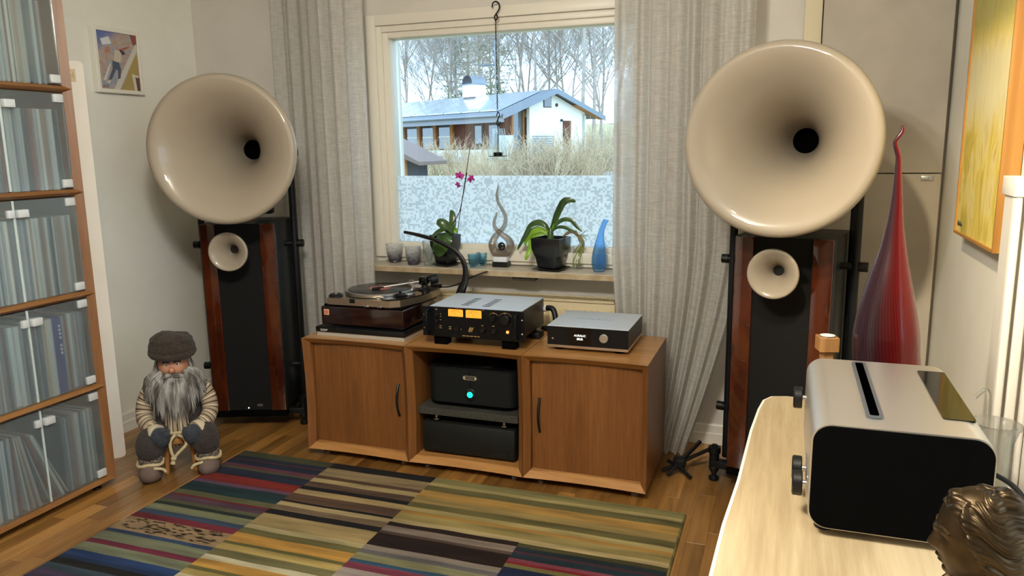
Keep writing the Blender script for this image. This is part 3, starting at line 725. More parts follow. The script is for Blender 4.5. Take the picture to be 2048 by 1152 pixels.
for i in range(6):
    z = LEV[i] + TH; lim = (.64, .60, .60, .60, .56, .5)[i]; y = -.036 - (.02 if i == 4 else .0)
    xs = SX - .052; k = 0; nblue = 0
    while y > -lim:
        me, cn = rr.choice(RM); t = me.vertices[2].co.y * 2 if False else abs(me.vertices[2].co.y) * 2
        if MID - .02 < y - t < MID + .02 + .012: y = MID - .016
        if i == 1 and nblue < 2 and y < -.135:
            t = .021; o = ob('record_box', record_mesh(t, m_bluebox), None, (xs + .004, SY1 + y - t / 2, z))
            nblue += 1
            if nblue == 1: tag(o, 'bright blue record box with white spine lettering behind frosted glass', 'record'); sl = MB(); [sl.box((0, -.003, .16 + j * .016), (.0012, .004, .170 + j * .016)) for j in range(8) if j != 3]; sl.build('spine_print', m_white_print, o, smooth=False)
            else: tag(o, 'plain dark blue record box beside the bright blue box', 'record')
            y -= t + .001; k += 1; continue
        o = ob('record', me, None, (xs + rr.uniform(-.012, .010), SY1 + y - t / 2, z))
        tag(o, ('%s record sleeve leaning among the upright ones in the bottom row' % cn) if i == 0 and 15 <= k <= 22 else '%s record sleeve standing in the %s row of the shelf' % (cn, ROW[i]), 'record', 'records in the %s row' % ROW[i])
        lean = 0
        if i == 0 and 15 <= k <= 22: lean = radians(23 - 2.6 * (k - 15))
        if lean:
            o.rotation_euler = (lean, 0, 0); o.location.y = SY1 + y - t / 2; y -= t / cos(lean) + .315 * (math.tan(lean) - math.tan(lean - radians(2.6))) + .0008
            if k == 22: y -= .012
        else: y -= t + rr.choice((.0004, .0006, .0012, .003))
        k += 1

# cream curved acoustic wing behind the shelf
m_wing = M('cream_felt', '#ece4d8', .85, color2='#e6dccd', scale=4, bump=.08, bscale=300)
wing = thing('acoustic_wing', 'cream curved acoustic panel standing behind the record shelf', 'acoustic panel', (-2.945, 2.655, 0), atan2(.8, .6))
def wingf(u, v):
    # local x runs back along -x from the visible edge; rounded top and bottom corners
    return None
mbw = MB(); nW = 14; vs = []; hgt = 1.825
outl = rrect(-.36, .0, .0, hgt, .022, 5)
def bowed(x, z, y): return (x, y + .03 * (1 - ((x + .18) / .18) ** 2) + .012 * sin(z * 1.7 + .3), z)
n = len(outl); vs = [bowed(a, b, 0) for a, b in outl] + [bowed(a, b, -.03) for a, b in outl]
mbw.add(vs, [tuple(range(n)), tuple(range(2 * n - 1, n - 1, -1))] + [(i, (i + 1) % n, n + (i + 1) % n, n + i) for i in range(n)])
mbw.build('panel', m_wing, wing)
m_plate = M('tan_plate', '#c9b48f', .5)
pl = MB().rbox((-.062, -.0335, 1.735), (-.032, -.028, 1.79), .002).build('maker_plate', m_plate, wing)
MB().tube([(-.055, -.034, 1.75), (-.051, -.034, 1.765), (-.047, -.034, 1.757), (-.043, -.034, 1.775), (-.039, -.034, 1.752)], .001, 6).build('wave_emblem', M('plate_brown', '#8d7650', .5), pl)

# tall two-part acoustic panel in the corner at the right
m_panel = M('acoustic_cloth', '#b9b1a3', .92, color2='#b0a89a', scale=6, bump=.12, bscale=500)
ABS_ = 1
ap = thing('sound_absorber', 'tall grey fabric sound absorber in two stacked parts behind the red vase', 'acoustic panel', (.345, 3.62, 0))
MB().rbox((-.243, -.03, 0), (.243, .028, 1.296), .004).build('lower_panel', m_panel, ap)
MB().rbox((-.243, -.03, 1.300), (.243, .028, 2.47), .004).build('upper_panel', m_panel, ap)
pp = MB().rbox((.168, -.0335, 1.267), (.215, -.029, 1.288), .0015).build('maker_plate', m_alu, ap)
MB().tube([(.172, -.0345, 1.271), (.180, -.0345, 1.279), (.186, -.0345, 1.274), (.195, -.0345, 1.284), (.202, -.0345, 1.275), (.211, -.0345, 1.271)], .0012, 6).build('wave_emblem', m_white_print, pp)
tag(MB().rbox((.028, 3.60, 0), (.098, 3.649, 2.49), .003).build('trim_board', M('trim_cream', '#d3c7a8', .6)), 'narrow cream trim board beside the grey acoustic panel', 'trim')

# ------------------------------------------------------------------ curtains
def curtain(name, label, x0, x1, folds, seed, yc, ztop, zbot, narrow=None):
    r = random.Random(seed); n = 220; ph = [r.uniform(0, 6.28) for _ in range(4)]
    mb = MB(); W = x1 - x0
    def fn(u, v):
        z = ztop + (zbot - ztop) * v
        a = .020 + .005 * v
        uu = u + .012 * sin(2 * pi * u * folds * .37 + ph[0])
        th = 2 * pi * folds * uu + ph[1] + .35 * sin(v * 2.2 + ph[2]); am = .55 + .45 * sin(5.3 * u + ph[0]) ** 2
        y = yc + a * am * (sin(th) + .28 * sin(2 * th + .6)) + .004 * sin(2 * pi * folds * 1.7 * u + ph[3] + v)
        xx = x0 + W * (u + .008 * sin(2 * pi * folds * uu + 1.3 + ph[1]))
        if narrow: xx = narrow(u, z, xx)
        if xx < -2.16: y += .155 * (lambda t: t * t * (3 - 2 * t))(min(1, (-2.16 - xx) / .36))
        return (xx, y, z)
    mb.grid(n, 40, fn)
    o = mb.build(name, m_linen, None, ang=180); return tag(o, label, 'curtain')
curtain('curtain', 'sheer grey linen curtain hanging behind the turntable', -2.625, -1.985, 7, 3, 3.44, 2.44, .012)
def pull(u, z, x):
    if z > .95: return x
    t = (.95 - z) / .93; right = -.165 - .235 * t ** 1.3; left = -.755 + .07 * t
    return left + (right - left) * u
curtain('curtain', 'sheer grey linen curtain hanging beside the streamer, swept aside at the hem', -.755, -.165, 8, 8, 3.44, 2.44, .012, pull)
tag(MB().tube([(-2.72, 3.44, 2.452), (-.06, 3.44, 2.452)], .012, 10).build('curtain_rod', m_white), 'white curtain rod above the window', 'curtain rod')

# ------------------------------------------------------------------ rug
def rug_material():
    m, N, L, B = _mat('hand_tufted_wool')
    at = N.new('ShaderNodeAttribute'); at.attribute_name = 'dye'
    vec = _coords(N, L, (1, 1, 1)); 
    def nz(sc, st):
        mp = N.new('ShaderNodeMapping'); mp.inputs['Scale'].default_value = st; L.new(vec, mp.inputs['Vector'])
        q = N.new('ShaderNodeTexNoise'); q.inputs['Scale'].default_value = sc; q.inputs['Detail'].default_value = 5; L.new(mp.outputs[0], q.inputs['Vector']); return q
    n1 = nz(9, (.35, 3, 1)); n2 = nz(330, (1, 1, 1))
    hs = N.new('ShaderNodeHueSaturation'); L.new(at.outputs['Color'], hs.inputs['Color'])
    mr = N.new('ShaderNodeMapRange'); mr.inputs['From Min'].default_value = .3; mr.inputs['From Max'].default_value = .7; mr.inputs['To Min'].default_value = .42; mr.inputs['To Max'].default_value = .82
    L.new(n1.outputs['Fac'], mr.inputs['Value']); L.new(mr.outputs[0], hs.inputs['Value'])
    L.new(hs.outputs[0], B.inputs['Base Color']); B.inputs['Roughness'].default_value = 1; B.inputs['Sheen Weight'].default_value = .04; B.inputs['Specular IOR Level'].default_value = .1
    bp = N.new('ShaderNodeBump'); bp.inputs['Strength'].default_value = .7; bp.inputs['Distance'].default_value = .004; L.new(n2.outputs['Fac'], bp.inputs['Height']); L.new(bp.outputs[0], B.inputs['Normal'])
    return m
def Yof(px, py): return onz(px, py, .012).y
BLK, NAVY, RED, TEAL = '#15151a', '#232d44', '#8c2a24', '#1f3a40'
# crop pixel rows along each column's left edge turned into places: (px, py of the far side of a stripe, colour)
def crop(x0, y0, k): return lambda x, y: (x0 + x / k, y0 + y / k)
c1, c2, c3, c4 = crop(0, 900, 4.551), crop(340, 900, 4.572), crop(640, 920, 4.876), crop(980, 940, 4.876)
colA = [(c2(670, 28), '#4f5034'), (c2(640, 48), NAVY), (c2(608, 72), '#5b2f38'), (c2(590, 80), NAVY), (c2(520, 112), '#6b3a4e'), (c2(490, 135), '#5e5a3e'), (c2(462, 150), NAVY), (c2(385, 205), RED), (c2(265, 258), '#6d4d66'), (c2(215, 280), TEAL),
        (c2(100, 355), '#6a6a48'), (c2(40, 390), '#7c2630'), (c2(15, 402), '#5d4256'), (c1(1495, 435), '#5f6046'), (c1(1445, 458), '#27352f'), (c1(1400, 480), '#838566'), (c1(1320, 525), '#3a4e64'), (c1(1265, 560), '#7a2b3a'), (c1(1195, 600), '#a58a67'),
        (c1(1000, 705), '#34486a'), (c1(955, 730), '#7d8168'), (c1(830, 795), '#73293f'), (c1(775, 830), '#7b8068'), (c1(640, 890), '#27416f'), (c1(560, 935), '#213356'), (c1(510, 965), '#1f1c1c'), (c1(430, 1010), '#3c4d59'), (c1(330, 1055), '#4a3c55'), (c1(200, 1125), '#23345c')]
colB = [(c2(1505, 145), BLK), (c2(1470, 170), '#a08b68'), (c2(1385, 235), '#5c4333'), (c2(1345, 258), '#b9a577'), (c2(1300, 290), '#5f4a3d'), (c2(1245, 330), BLK), (c2(1190, 355), '#b39b6d'), (c2(1140, 395), '#61493a'), (c2(1060, 455), BLK), (c2(1035, 470), '#b6a378'),
        (c2(985, 500), '#846f57'), (c2(930, 540), BLK), (c2(885, 580), '#a99366'), (c2(745, 680), '#b5a67c'), (c2(695, 712), '#6e683f'), (c2(630, 755), '#c09247'), (c2(520, 828), '#6b673c'), (c2(490, 850), '#b7a061'), (c2(420, 898), '#75704b'), (c2(340, 952), '#c9c0a0'), (c2(290, 990), '#c09247'),
        (c2(200, 1052), '#6b673c'), (c2(160, 1078), '#b7a061'), (c2(85, 1125), '#c9c0a0')]
colC = [(c3(1160, 195), '#928b5a'), (c3(1125, 230), '#b8a873'), (c3(1105, 255), '#6f6a42'), (c3(1050, 300), '#b8924f'), (c3(980, 360), '#a8915a'), (c3(920, 410), '#6d663e'), (c3(870, 455), '#b9a871'), (c3(835, 490), '#b58a47'), (c3(805, 515), '#a0905a'), (c3(755, 575), '#b9a578'),
        (c3(715, 605), '#2a1a17'), (c3(675, 640), '#8a7c71'), (c3(625, 690), '#55453d'), (c3(590, 710), '#241614'), (c3(475, 825), '#8c8076'), (c3(415, 865), '#666466'), (c3(375, 900), '#8d8a67'), (c3(320, 960), '#31516b'), (c3(290, 990), '#7c3a4a'), (c3(230, 1045), '#a0938c')]
colD = colC[:10] + [(c4(310, 722), '#4a4628'), (c4(285, 755), '#23323a'), (c4(262, 795), '#4e2734'), (c4(252, 810), '#21303a'), (c4(215, 862), '#84404f'), (c4(200, 895), '#7d2029'), (c4(185, 915), '#6f6a3e'), (c4(165, 950), '#1d2747')]
RXS = [-2.405, -1.905, -1.392, -.863, -.325]; RY1, RY0, RT = 2.853, 1.25, .014
rug_v, rug_f, rug_c = [], [], []
rj = random.Random(2)
for ci, colm in enumerate((colA, colB, colC, colD)):
    ys = [RY1] + [Yof(*p) for p, _ in colm[1:]]; cs = [lin(c) for _, c in colm]
    if ci == 3: ys[0] = RY1
    # continue the pattern to the near edge of the rug, out of frame
    y = ys[-1]; k = 0
    while y > RY0 + .06: y -= .05 + .05 * rj.random(); ys.append(y); cs.append(cs[(k * 5 + 3) % len(colm)]); k += 1
    ys.append(RY0)
    for i, c in enumerate(cs):
        ya, yb = ys[i], ys[i + 1]
        if yb >= ya: continue
        x0, x1 = RXS[ci], RXS[ci + 1]; nseg = 10; o = len(rug_v)
        for s_ in range(nseg + 1):
            xx = x0 + (x1 - x0) * s_ / nseg
            for yy in (ya, yb):
                edge = yy >= RY1 - 1e-4 or yy <= RY0 + 1e-4 or xx <= RXS[0] + 1e-4 or xx >= RXS[-1] - 1e-4
                wob = 0 if (edge or s_ in (0, nseg)) else .0025 * noise.noise(V((xx * 9, yy * 31, ci)))
                rug_v.append((xx, yy + wob, RT + (.0022 * noise.noise(V((xx * 5, yy * 5, 3))) if not edge else -.002)))
        for s_ in range(nseg): a = o + 2 * s_; rug_f.append((a, a + 1, a + 3, a + 2)); rug_c.append(c)
# dark flecks tufted into the tan stripe of the first column
fy1, fy0 = Yof(*c1(1195, 600)), Yof(*c1(1000, 705))
for _ in range(95):
    fx = rj.uniform(RXS[0] + .02, RXS[1] - .05); fyv = rj.uniform(fy0 + .006, fy1 - .006); fl = rj.uniform(.015, .05); fw = rj.uniform(.0015, .0035); sk = rj.uniform(-.006, .006); o = len(rug_v)
    rug_v.extend([(fx, fyv, RT + .003), (fx + fl * .5, fyv - fw + sk * .5, RT + .0032), (fx + fl, fyv + sk, RT + .003), (fx + fl * .5, fyv + fw + sk * .5, RT + .0032)]); rug_f.append((o, o + 1, o + 2, o + 3)); rug_c.append(lin('#2e261f'))
# rounded skirt down to the floor
X0, X1 = RXS[0], RXS[-1]
def skirt(p, q, nrm, c, n=24):
    for s_ in range(n):
        a = V(p).lerp(V(q), s_ / n); b = V(p).lerp(V(q), (s_ + 1) / n); o = len(rug_v); N_ = V(nrm)
        for w in (a, b): rug_v.extend([tuple(w + V((0, 0, RT - .002))), tuple(w + N_ * .007 + V((0, 0, RT - .006))), tuple(w + N_ * .008 + V((0, 0, .0005)))])
        rug_f.extend([(o, o + 1, o + 4, o + 3), (o + 1, o + 2, o + 5, o + 4)]); rug_c.extend([c[s_ % len(c)]] * 2)
skirt((X0, RY1, 0), (X1, RY1, 0), (0, 1, 0), [lin('#4f4a36')]); skirt((X1, RY1, 0), (X1, RY0, 0), (1, 0, 0), [lin('#8f814f'), lin('#6d663e')]); skirt((X1, RY0, 0), (X0, RY0, 0), (0, -1, 0), [lin('#4f4a36')]); skirt((X0, RY0, 0), (X0, RY1, 0), (-1, 0, 0), [lin('#3f4250'), lin('#5a5440')])
me = bpy.data.meshes.new('rug'); me.from_pydata(rug_v, [], rug_f); me.materials.append(rug_material())
ca = me.color_attributes.new('dye', 'FLOAT_COLOR', 'CORNER'); li = 0; flat = []
for p in me.polygons: flat += list(rug_c[p.index]) * p.loop_total
ca.data.foreach_set('color', flat); me.update()
tag(ob('rug', me), 'striped wool rug in block columns of yellow, brown, red and blue', 'rug')

# ------------------------------------------------------------------ turntable stack on the first cabinet
m_mahog = M('dark_mahogany_gloss', '#1a0d0b', .15, color2='#261311', scale=5, stretch=(.3, 1, 3), coat=.6)
m_champ = M('champagne_metal', '#b9aa96', .32, .9)
m_pale = M('silver_paint', '#b9b2a6', .45, .2)
TOPZ = CZ1
plat = thing('isolation_platform', 'black and silver isolation platform under the turntable plinth', 'platform', (-2.055, 2.985, TOPZ))
PW, PD = .463, .37
MB().rbox((.004, .004, 0), (PW - .004, PD, .019), .001, 1).build('lower_plate', m_pale, plat)
MB().rbox((0, 0, .019), (PW, PD, .043), .002).build('top_plate', m_black, plat)
text('lettering', 'THORENS', .0085, m_white_print, plat, (.026, -.0004, .028))
MB().tube([(.026, -.0005, .026), (.045, -.0005, .0245), (.06, -.0005, .027)], .0008, 6).build('swoosh', m_white_print, plat)
for i in range(2): MB().lathe([(.011, 0), (.011, .004), (.007, .006)], 14, (PW + .014, .05 + .05 * i, 0)).build('side_knob', m_chrome, plat) if False else None
tt = thing('turntable', 'silver turntable on a dark mahogany plinth playing a record', 'turntable', (-2.03, 3.0, TOPZ + .043))
W = .43; D = .36
for fx, fy in ((.045, .045), (W - .04, .045), (.045, D - .05), (W - .04, D - .05)):
    MB().lathe([(.019, 0), (.021, .003), (.021, .009), (.015, .011)], 20, (fx, fy, 0)).build('foot', m_chrome, tt)
MB().rbox((0, 0, .010), (W, D, .096), .006, 3).build('plinth', m_mahog, tt)
MB().box((.012, .012, .096), (W - .012, D - .012, .104)).build('plinth_recess', m_black_matte, tt, smooth=False)
bd = MB().rbox((.016, -.0022, .055), (.044, .001, .083), .002).build('badge', M('badge_orange', '#d99a7a', .5), tt)
MB().lathe([(.0085, 0), (.0085, .0006)], 24, mat=Matrix.Translation((.030, -.0022, .069)) @ RX(pi / 2, 4, 'X')).build('badge_ring', M('badge_brown', '#a8583a', .5), bd)
text('badge_letter', 'B', .010, M('badge_cream', '#f0d9c8', .5), bd, (.0268, -.0030, .0655))
DZ = .104
deck = [(.030, .010), (W - .075, .010), (W - .035, .040), (W + .012, .17), (W + .012, D + .01), (.030, D + .01)]
MB().prism(deck, DZ, DZ + .030, 'Z').build('deck', m_champ, tt, ang=20)
tp = [(W - .125, .030), (W - .078, .012), (W - .038, .042), (W + .009, .172), (W + .009, D + .005), (W - .075, D + .005)]
MB().prism(tp, DZ + .030, DZ + .036, 'Z').build('tonearm_plate', M('smoked_glass', '#1a1512', .06, coat=.7), tt, ang=20)
PC = V((.205, .20, DZ + .030))
MB().lathe([(.150, 0), (.164, .004), (.166, .010), (.166, .016), (.160, .020), (.02, .020)], 64, PC).build('platter', m_alu, tt, ang=30)
def vinyl():
    m, N, L, B = _mat('vinyl'); B.inputs['Base Color'].default_value = (.006, .006, .007, 1); B.inputs['Roughness'].default_value = .22
    vec = _coords(N, L); ln = N.new('ShaderNodeVectorMath'); ln.operation = 'LENGTH'; L.new(vec, ln.inputs[0])
    mu = N.new('ShaderNodeMath'); mu.operation = 'MULTIPLY'; mu.inputs[1].default_value = 5200; sn = N.new('ShaderNodeMath'); sn.operation = 'SINE'
    L.new(ln.outputs['Value'], mu.inputs[0]); L.new(mu.outputs[0], sn.inputs[0]); bp = N.new('ShaderNodeBump'); bp.inputs['Strength'].default_value = .25; bp.inputs['Distance'].default_value = .0004
    L.new(sn.outputs[0], bp.inputs['Height']); L.new(bp.outputs[0], B.inputs['Normal']); return m
rec = tag(MB().lathe([(.150, 0), (.1515, .001), (.150, .002), (.02, .002)], 64).build('vinyl_record', vinyl(), None, loc=(-2.03 + PC.x, 3.0 + PC.y, TOPZ + .043 + PC.z + .0202)), 'black vinyl record with a pink label on the turntable', 'record')
MB().lathe([(.050, .0021), (.050, .0025), (.004, .0025)], 40).build('record_label', M('pink_label', '#d9706c', .6), rec)
MB().lathe([(.0035, 0), (.0035, .014), (.002, .016)], 10, PC + V((0, 0, .02))).build('spindle', m_chrome, tt)
# tonearm
PV = V((W - .03, .285, DZ + .036)); HSd = V((.235, .165, DZ + .062))
MB().lathe([(.030, 0), (.030, .006), (.017, .010), (.015, .030)], 24, PV).build('arm_base', m_black, tt)
MB().rbox((PV.x - .022, PV.y - .024, PV.z + .028), (PV.x + .020, PV.y + .018, PV.z + .066), .008, 3).build('pivot_block', m_black_gloss, tt)
ad = (PV + V((0, 0, .045)) - HSd).normalized()
MB().tube([HSd, PV + V((0, 0, .045))], .0048, 12).build('arm_tube', M('pale_arm_tube', '#d8d4d0', .25, .8), tt)
cw = PV + V((0, 0, .047)); MB().tube([cw + ad * .014, cw + ad * .030], .010, 12).build('arm_stub', m_black, tt)
MB().tube([cw + ad * .026, cw + ad * .030, cw + ad * .060, cw + ad * .064], [.020, .0235, .0235, .020], 24).build('counterweight', M('counterweight_grey', '#2c2f33', .25, .6), tt)
sd = V((-ad.y, ad.x, 0)).normalized()
hsm = MB(); hp = HSd - ad * .034
hsm.tube([HSd + ad * .008, HSd - ad * .006, HSd - ad * .012, hp - ad * .014], [.0075, .0075, .013, .012], 10, flat=.55, up=(0, 0, 1)); hsm.build('headshell', m_black, tt)
MB().rbox((hp.x - .008, hp.y - .008, hp.z - .020), (hp.x + .008, hp.y + .008, hp.z - .004), .002).build('cartridge', M('cartridge_gold', '#3a3222', .3, .5), tt)
# lift, rest, weights and switches
lf = MB(); lf.cyl((W - .055, .20, DZ + .036), (W - .055, .20, DZ + .072), .004, 8); lf.tube([(W - .055 + .017 * cos(a), .20, DZ + .085 + .012 * sin(a)) for a in [2 * pi * i / 16 for i in range(17)]], .0022, 6, cap=False); lf.build('arm_lift', m_chrome, tt)
MB().rbox((W - .083, .085, DZ + .036), (W - .052, .125, DZ + .052), .003).build('speed_switch', m_black, tt)
MB().rbox((W - .052, .12, DZ + .036), (W - .022, .17, DZ + .045), .002).build('cue_lever', m_chrome, tt)
MB().cyl((W - .064, .098, DZ + .05), (W - .064, .098, DZ + .064), .006, 10).build('switch_knob', m_black_gloss, tt)
kn = MB(); kn.lathe([(.034, 0), (.034, .006), (.026, .014), (.010, .016)], 28, (.052, .052, DZ + .030)); kn.build('power_dial', m_black, tt)
MB().lathe([(.013, .016), (.013, .020), (.010, .021)], 18, (.052, .052, DZ + .030)).build('dial_cap', m_chrome, tt)
MB().rbox((.150, .0085, DZ + .012), (.178, .022, DZ + .0305), .001).build('strobe_window', m_black, tt)
MB().lathe([(.012, 0), (.012, .004), (.009, .005)], 18, (.283, .040, DZ + .030)).build('pitch_button', m_champ, tt)
for xx in (.235, .300): MB().rbox((xx, -.006, DZ - .001), (xx + .026, .014, DZ + .010), .003).build('front_button', m_chrome, tt)

# ------------------------------------------------------------------ valve preamplifier on the middle cabinet
AY = 2.985
pre = thing('preamplifier', 'black preamplifier with two glowing amber meters', 'amplifier', (-1.26, AY, TOPZ))
hw = .237
MB().rbox((-hw, 0, .040), (hw, .010, .172), .0015, 1).build('front_panel', M('black_anodised', '#0c0f14', .33, .4), pre)
MB().box((-.215, .010, .044), (.215, .345, .164)).build('case', M('case_side', '#3a3531', .4, .5), pre, smooth=False)
MB().rbox((-.216, .010, .164), (.216, .346, .168), .001, 1).build('top_plate', M('window_lit_top', '#e0eaf6', .6, .7), pre)  # blue-white colour stands in for the window mirrored on the top
for gx in (-.085, .015):
    for i in range(6): MB().rbox((gx, .08 + i * .030, .1678), (gx + .035, .092 + i * .030, .1686), .0003, 1).build('vent_slot', m_black, pre)
for sx in (-1, 1):
    h = MB(); x = sx * .205
    h.tube([(x, .004, .056), (x, -.026, .056), (x, -.030, .062), (x, -.030, .150), (x, -.026, .156), (x, .004, .156)], .0075, 10); h.build('handle', M('handle_dark', '#1c2028', .25, .6), pre)
    for zz in (.075, .135): MB().ball((sx * .227, -.001, zz), (.005, .002, .004), 10, 6).build('rack_screw', m_chrome, pre)
for sx in (-.16, .16):
    for yy in (.035, .28): MB().rbox((sx - .032, yy - .02, 0), (sx + .032, yy + .03, .041), .003).build('foot', m_black_matte, pre)
def local(p, th): return V(p) - V(th.location)
m_meter = M('amber_meter', '#e09a3a', .5, emit='#ff9d2e', estr=.75)
for (xa, xb, ya, yb) in ((897, 926, 619.5, 634), (932, 963, 621.5, 637)):
    a = local(ony(xa, yb, AY), pre); b = local(ony(xb, ya, AY), pre)
    x0, x1, z0, z1 = a.x, b.x, min(a.z, b.z), max(a.z, b.z); x0, x1, z0, z1 = x0, x1, z0 + .002, z1
    pts = rrect(x0, z0, x1, z1, .005, 4); nb_ = []
    for px, pz in pts: nb_.append((px, pz + (.010 * (1 - ((px - (x0 + x1) / 2) / ((x1 - x0) / 2)) ** 2) if pz < (z0 + z1) / 2 else 0)))
    MB().prism([(p, q) for p, q in rrect(x0 - .004, z0 - .003, x1 + .004, z1 + .004, .006, 4)], -.0012, .002, 'Y').build('meter_bezel', m_black_gloss, pre)
    f = MB().prism(nb_, -.0022, .001, 'Y').build('meter_face', m_meter, pre)
    cxm = (x0 + x1) / 2; MB().tube([(cxm + (x1 - x0) * .36 * sin(a_), -.0028, z0 + .010 + .020 * cos(a_)) for a_ in [(-1 + i / 6) for i in range(13)]], .0005, 5).build('meter_scale', M('scale_ink', '#4a2408', .6), f)
    MB().tube([(cxm, -.003, z0 + .011), (cxm - .012, -.003, z0 + .027)], .0005, 5).build('needle', M('needle_ink', '#2a1404', .6), f)
m_gold = M('gold_print', '#c7a466', .45)
def lt(p, s, sz, m=m_gold, **k): q = local(ony(p[0], p[1], AY), pre); return text('lettering', s, sz, m, pre, (q.x, -.0008, q.z), **k)
lt((910, 617.5), 'EAR 912', .009, M('red_print', '#b4524a', .5)); lt((931, 619.5), 'Professional Tube Control Centre', .0062)
lt((936, 663.5), '8f', .030, m_gold, shear=.35, sx=.9)
def marks(px, py, n, parent=pre, m=m_gold, h=.0035, Yp=AY, gap=.003):
    """print too small to read: a row of short letter-sized strokes"""
    q = ony(px, py, Yp) - V(parent.location); mb = MB()
    for i in range(n):
        if n > 9 and i % 6 == 5: continue
        mb.box((q.x + i * gap, -.0009, q.z), (q.x + i * gap + gap * .62, .0, q.z + h * (1 if i % 3 else .72)))
    return mb.build('print', m, parent, smooth=False)
marks(925, 672, 27)
m_knob = M('knob_black', '#0f1116', .3)
for px, py, r_ in ((987, 636, .013), (1011, 640, .022), (967, 660, .011), (989, 662, .011), (915, 657, .010), (876, 628, .006), (876, 641, .006), (876, 655, .006)):
    q = local(ony(px, py, AY), pre); MB().lathe([(r_, 0), (r_, .014), (r_ * .85, .017)], 20, mat=Matrix.Translation((q.x, 0, q.z)) @ RX(pi / 2, 4, 'X')).build('knob', m_knob, pre)
    if r_ > .012:
        MB().tube([(q.x + (r_ + .009) * cos(a_), -.0005, q.z + (r_ + .009) * sin(a_)) for a_ in [radians(150 - 120 * i / 8) for i in range(9)]], .0005, 4).build('knob_scale', m_gold, pre)
for px, py, n_ in ((879, 652, 4), (879, 656, 4), (898, 654, 4), (898, 658, 4), (880, 628, 2), (880, 633, 2), (880, 640, 2), (921, 659, 2), (871, 619, 3), (985, 627, 4), (1007, 628, 4), (963, 652, 3), (985, 653, 3)): marks(px, py, n_)
q = local(ony(1016, 664, AY), pre); lp = MB().lathe([(.009, 0), (.009, .003), (.007, .005)], 20, mat=Matrix.Translation((q.x, 0, q.z)) @ RX(pi / 2, 4, 'X')).build('pilot_bezel', M('pilot_red', '#7a1a10', .4), pre)
MB().lathe([(.0062, .004), (.0062, .007)], 20, mat=Matrix.Translation((q.x, 0, q.z)) @ RX(pi / 2, 4, 'X')).build('pilot_lamp', M('pilot_glow', '#ffb070', .4, emit='#ff8a3a', estr=2.0), lp)
# thick cable with a pale plug behind it
cb = thing('power_cable', 'thick black cable with a pale plug behind the preamplifier', 'cable', (-1.035, 3.30, TOPZ))
MB().tube(smooth_path([(-.01, .04, .115), (.03, .03, .118), (.048, .02, .09), (.058, .0, .04), (.064, -.01, .012), (.05, .04, .010), (-.03, .08, .010)], 8), .013, 12).build('cord', m_cable, cb)
MB().tube([(-.035, .045, .112), (.004, .038, .116)], .016, 16).build('plug', M('plug_white', '#d6d6d2', .4), cb)
tag(MB().rbox((-1.065, 3.20, TOPZ), (-1.025, 3.27, TOPZ + .03), .004).build('power_brick', m_black), 'small black block on the cabinet behind the preamplifier', 'power supply')

# ------------------------------------------------------------------ network streamer
st = thing('streamer', 'black streamer with silver top and lit display', 'streamer', (-.767, 3.05, TOPZ))
w = .174
MB().rbox((-w, 0, .024), (w, .318, .104), .0015, 1).build('case', M('streamer_black', '#0e1013', .42, .3), st)
MB().rbox((-w - .001, -.001, .104), (w + .001, .319, .107), .001, 1).build('top_plate', M('window_lit_silver', '#e0eaf6', .6, .7), st)  # window reflection put into the pale blue of the silver
MB().rbox((-w, -.001, .013), (w, .318, .024), .001, 1).build('base_plate', M('copper_silver', '#cbb9a6', .3, .9), st)
for sx in (-.13, .13):
    for yy in (.04, .27): MB().lathe([(.02, 0), (.02, .014)], 20, (sx, yy, 0)).build('foot', m_black_matte, st)
MB().box((-.078, -.0012, .030), (.016, .002, .101)).build('display', M('display_glass', '#05080c', .08), st, smooth=False)
m_lit = M('display_lit', '#ffffff', .5, emit='#ffffff', estr=1.2)
text('display_lettering', 'AURALIC', .0125, m_lit, st, (-.031, -.0018, .066), align='CENTER', sx=1.0)
for zz, n_ in ((.0565, 8), (.0515, 9)):
    mb = MB()
    for i in range(n_):
        if i != 4 or zz < .055: mb.box((-.031 - n_ * .0015 + i * .003, -.002, zz), (-.031 - n_ * .0015 + i * .003 + .0021, -.001, zz + .0032))
    mb.build('display_print', m_lit, st, smooth=False)
text('embossed_lettering', 'AURALIC', .034, M('emboss_grey', '#bcc8d5', .6, .85), st, (0, .15, .1072), (0, 0, 0), align='CENTER', sx=1.15, extrude=.0003)
MB().lathe([(.0185, 0), (.0185, .010), (.016, .012)], 32, mat=Matrix.Translation((.072, 0, .066)) @ RX(pi / 2, 4, 'X')).build('volume_dial', M('dial_alu', '#c4c4c2', .35, .8), st)
MB().lathe([(.0045, 0), (.0045, .002)], 16, mat=Matrix.Translation((-.150, 0, .052)) @ RX(pi / 2, 4, 'X')).build('headphone_socket', m_chrome, st)

# ------------------------------------------------------------------ two power units and a stone shelf inside the open cabinet
low = thing('power_amplifier', 'plain matte black power unit on the floor of the open cabinet', 'amplifier', (-1.295, 2.985, CZ0 + .0262))
MB().rbox((-.222, 0, .012), (.222, .37, .152), .006).build('case', M('matte_charcoal', '#0d1110', .6), low)
for sx in (-.18, .18):
    for yy in (.05, .32): MB().lathe([(.02, 0), (.02, .013)], 16, (sx, yy, 0)).build('foot', m_rubber, low)
mb = MB()
for i in range(7): mb.box((.105 + i * .011, -.0006, .030), (.105 + i * .011 + .0035, .001, .041)); mb.box((.105 + i * .011, -.0006, .030 + (.0085 if i % 2 else 0)), (.105 + i * .011 + .0085, .001, .0325 + (.0085 if i % 2 else 0)))
mb.build('embossed_print', M('dark_print', '#22282a', .4), low, smooth=False)
MB().prism([(-.175, .028), (-.159, .028), (-.167, .042)], -.0005, .001, 'Y').build('triangle_mark', M('dark_print2', '#1d2323', .4), low)
lz = CZ0 + .0262 + .152
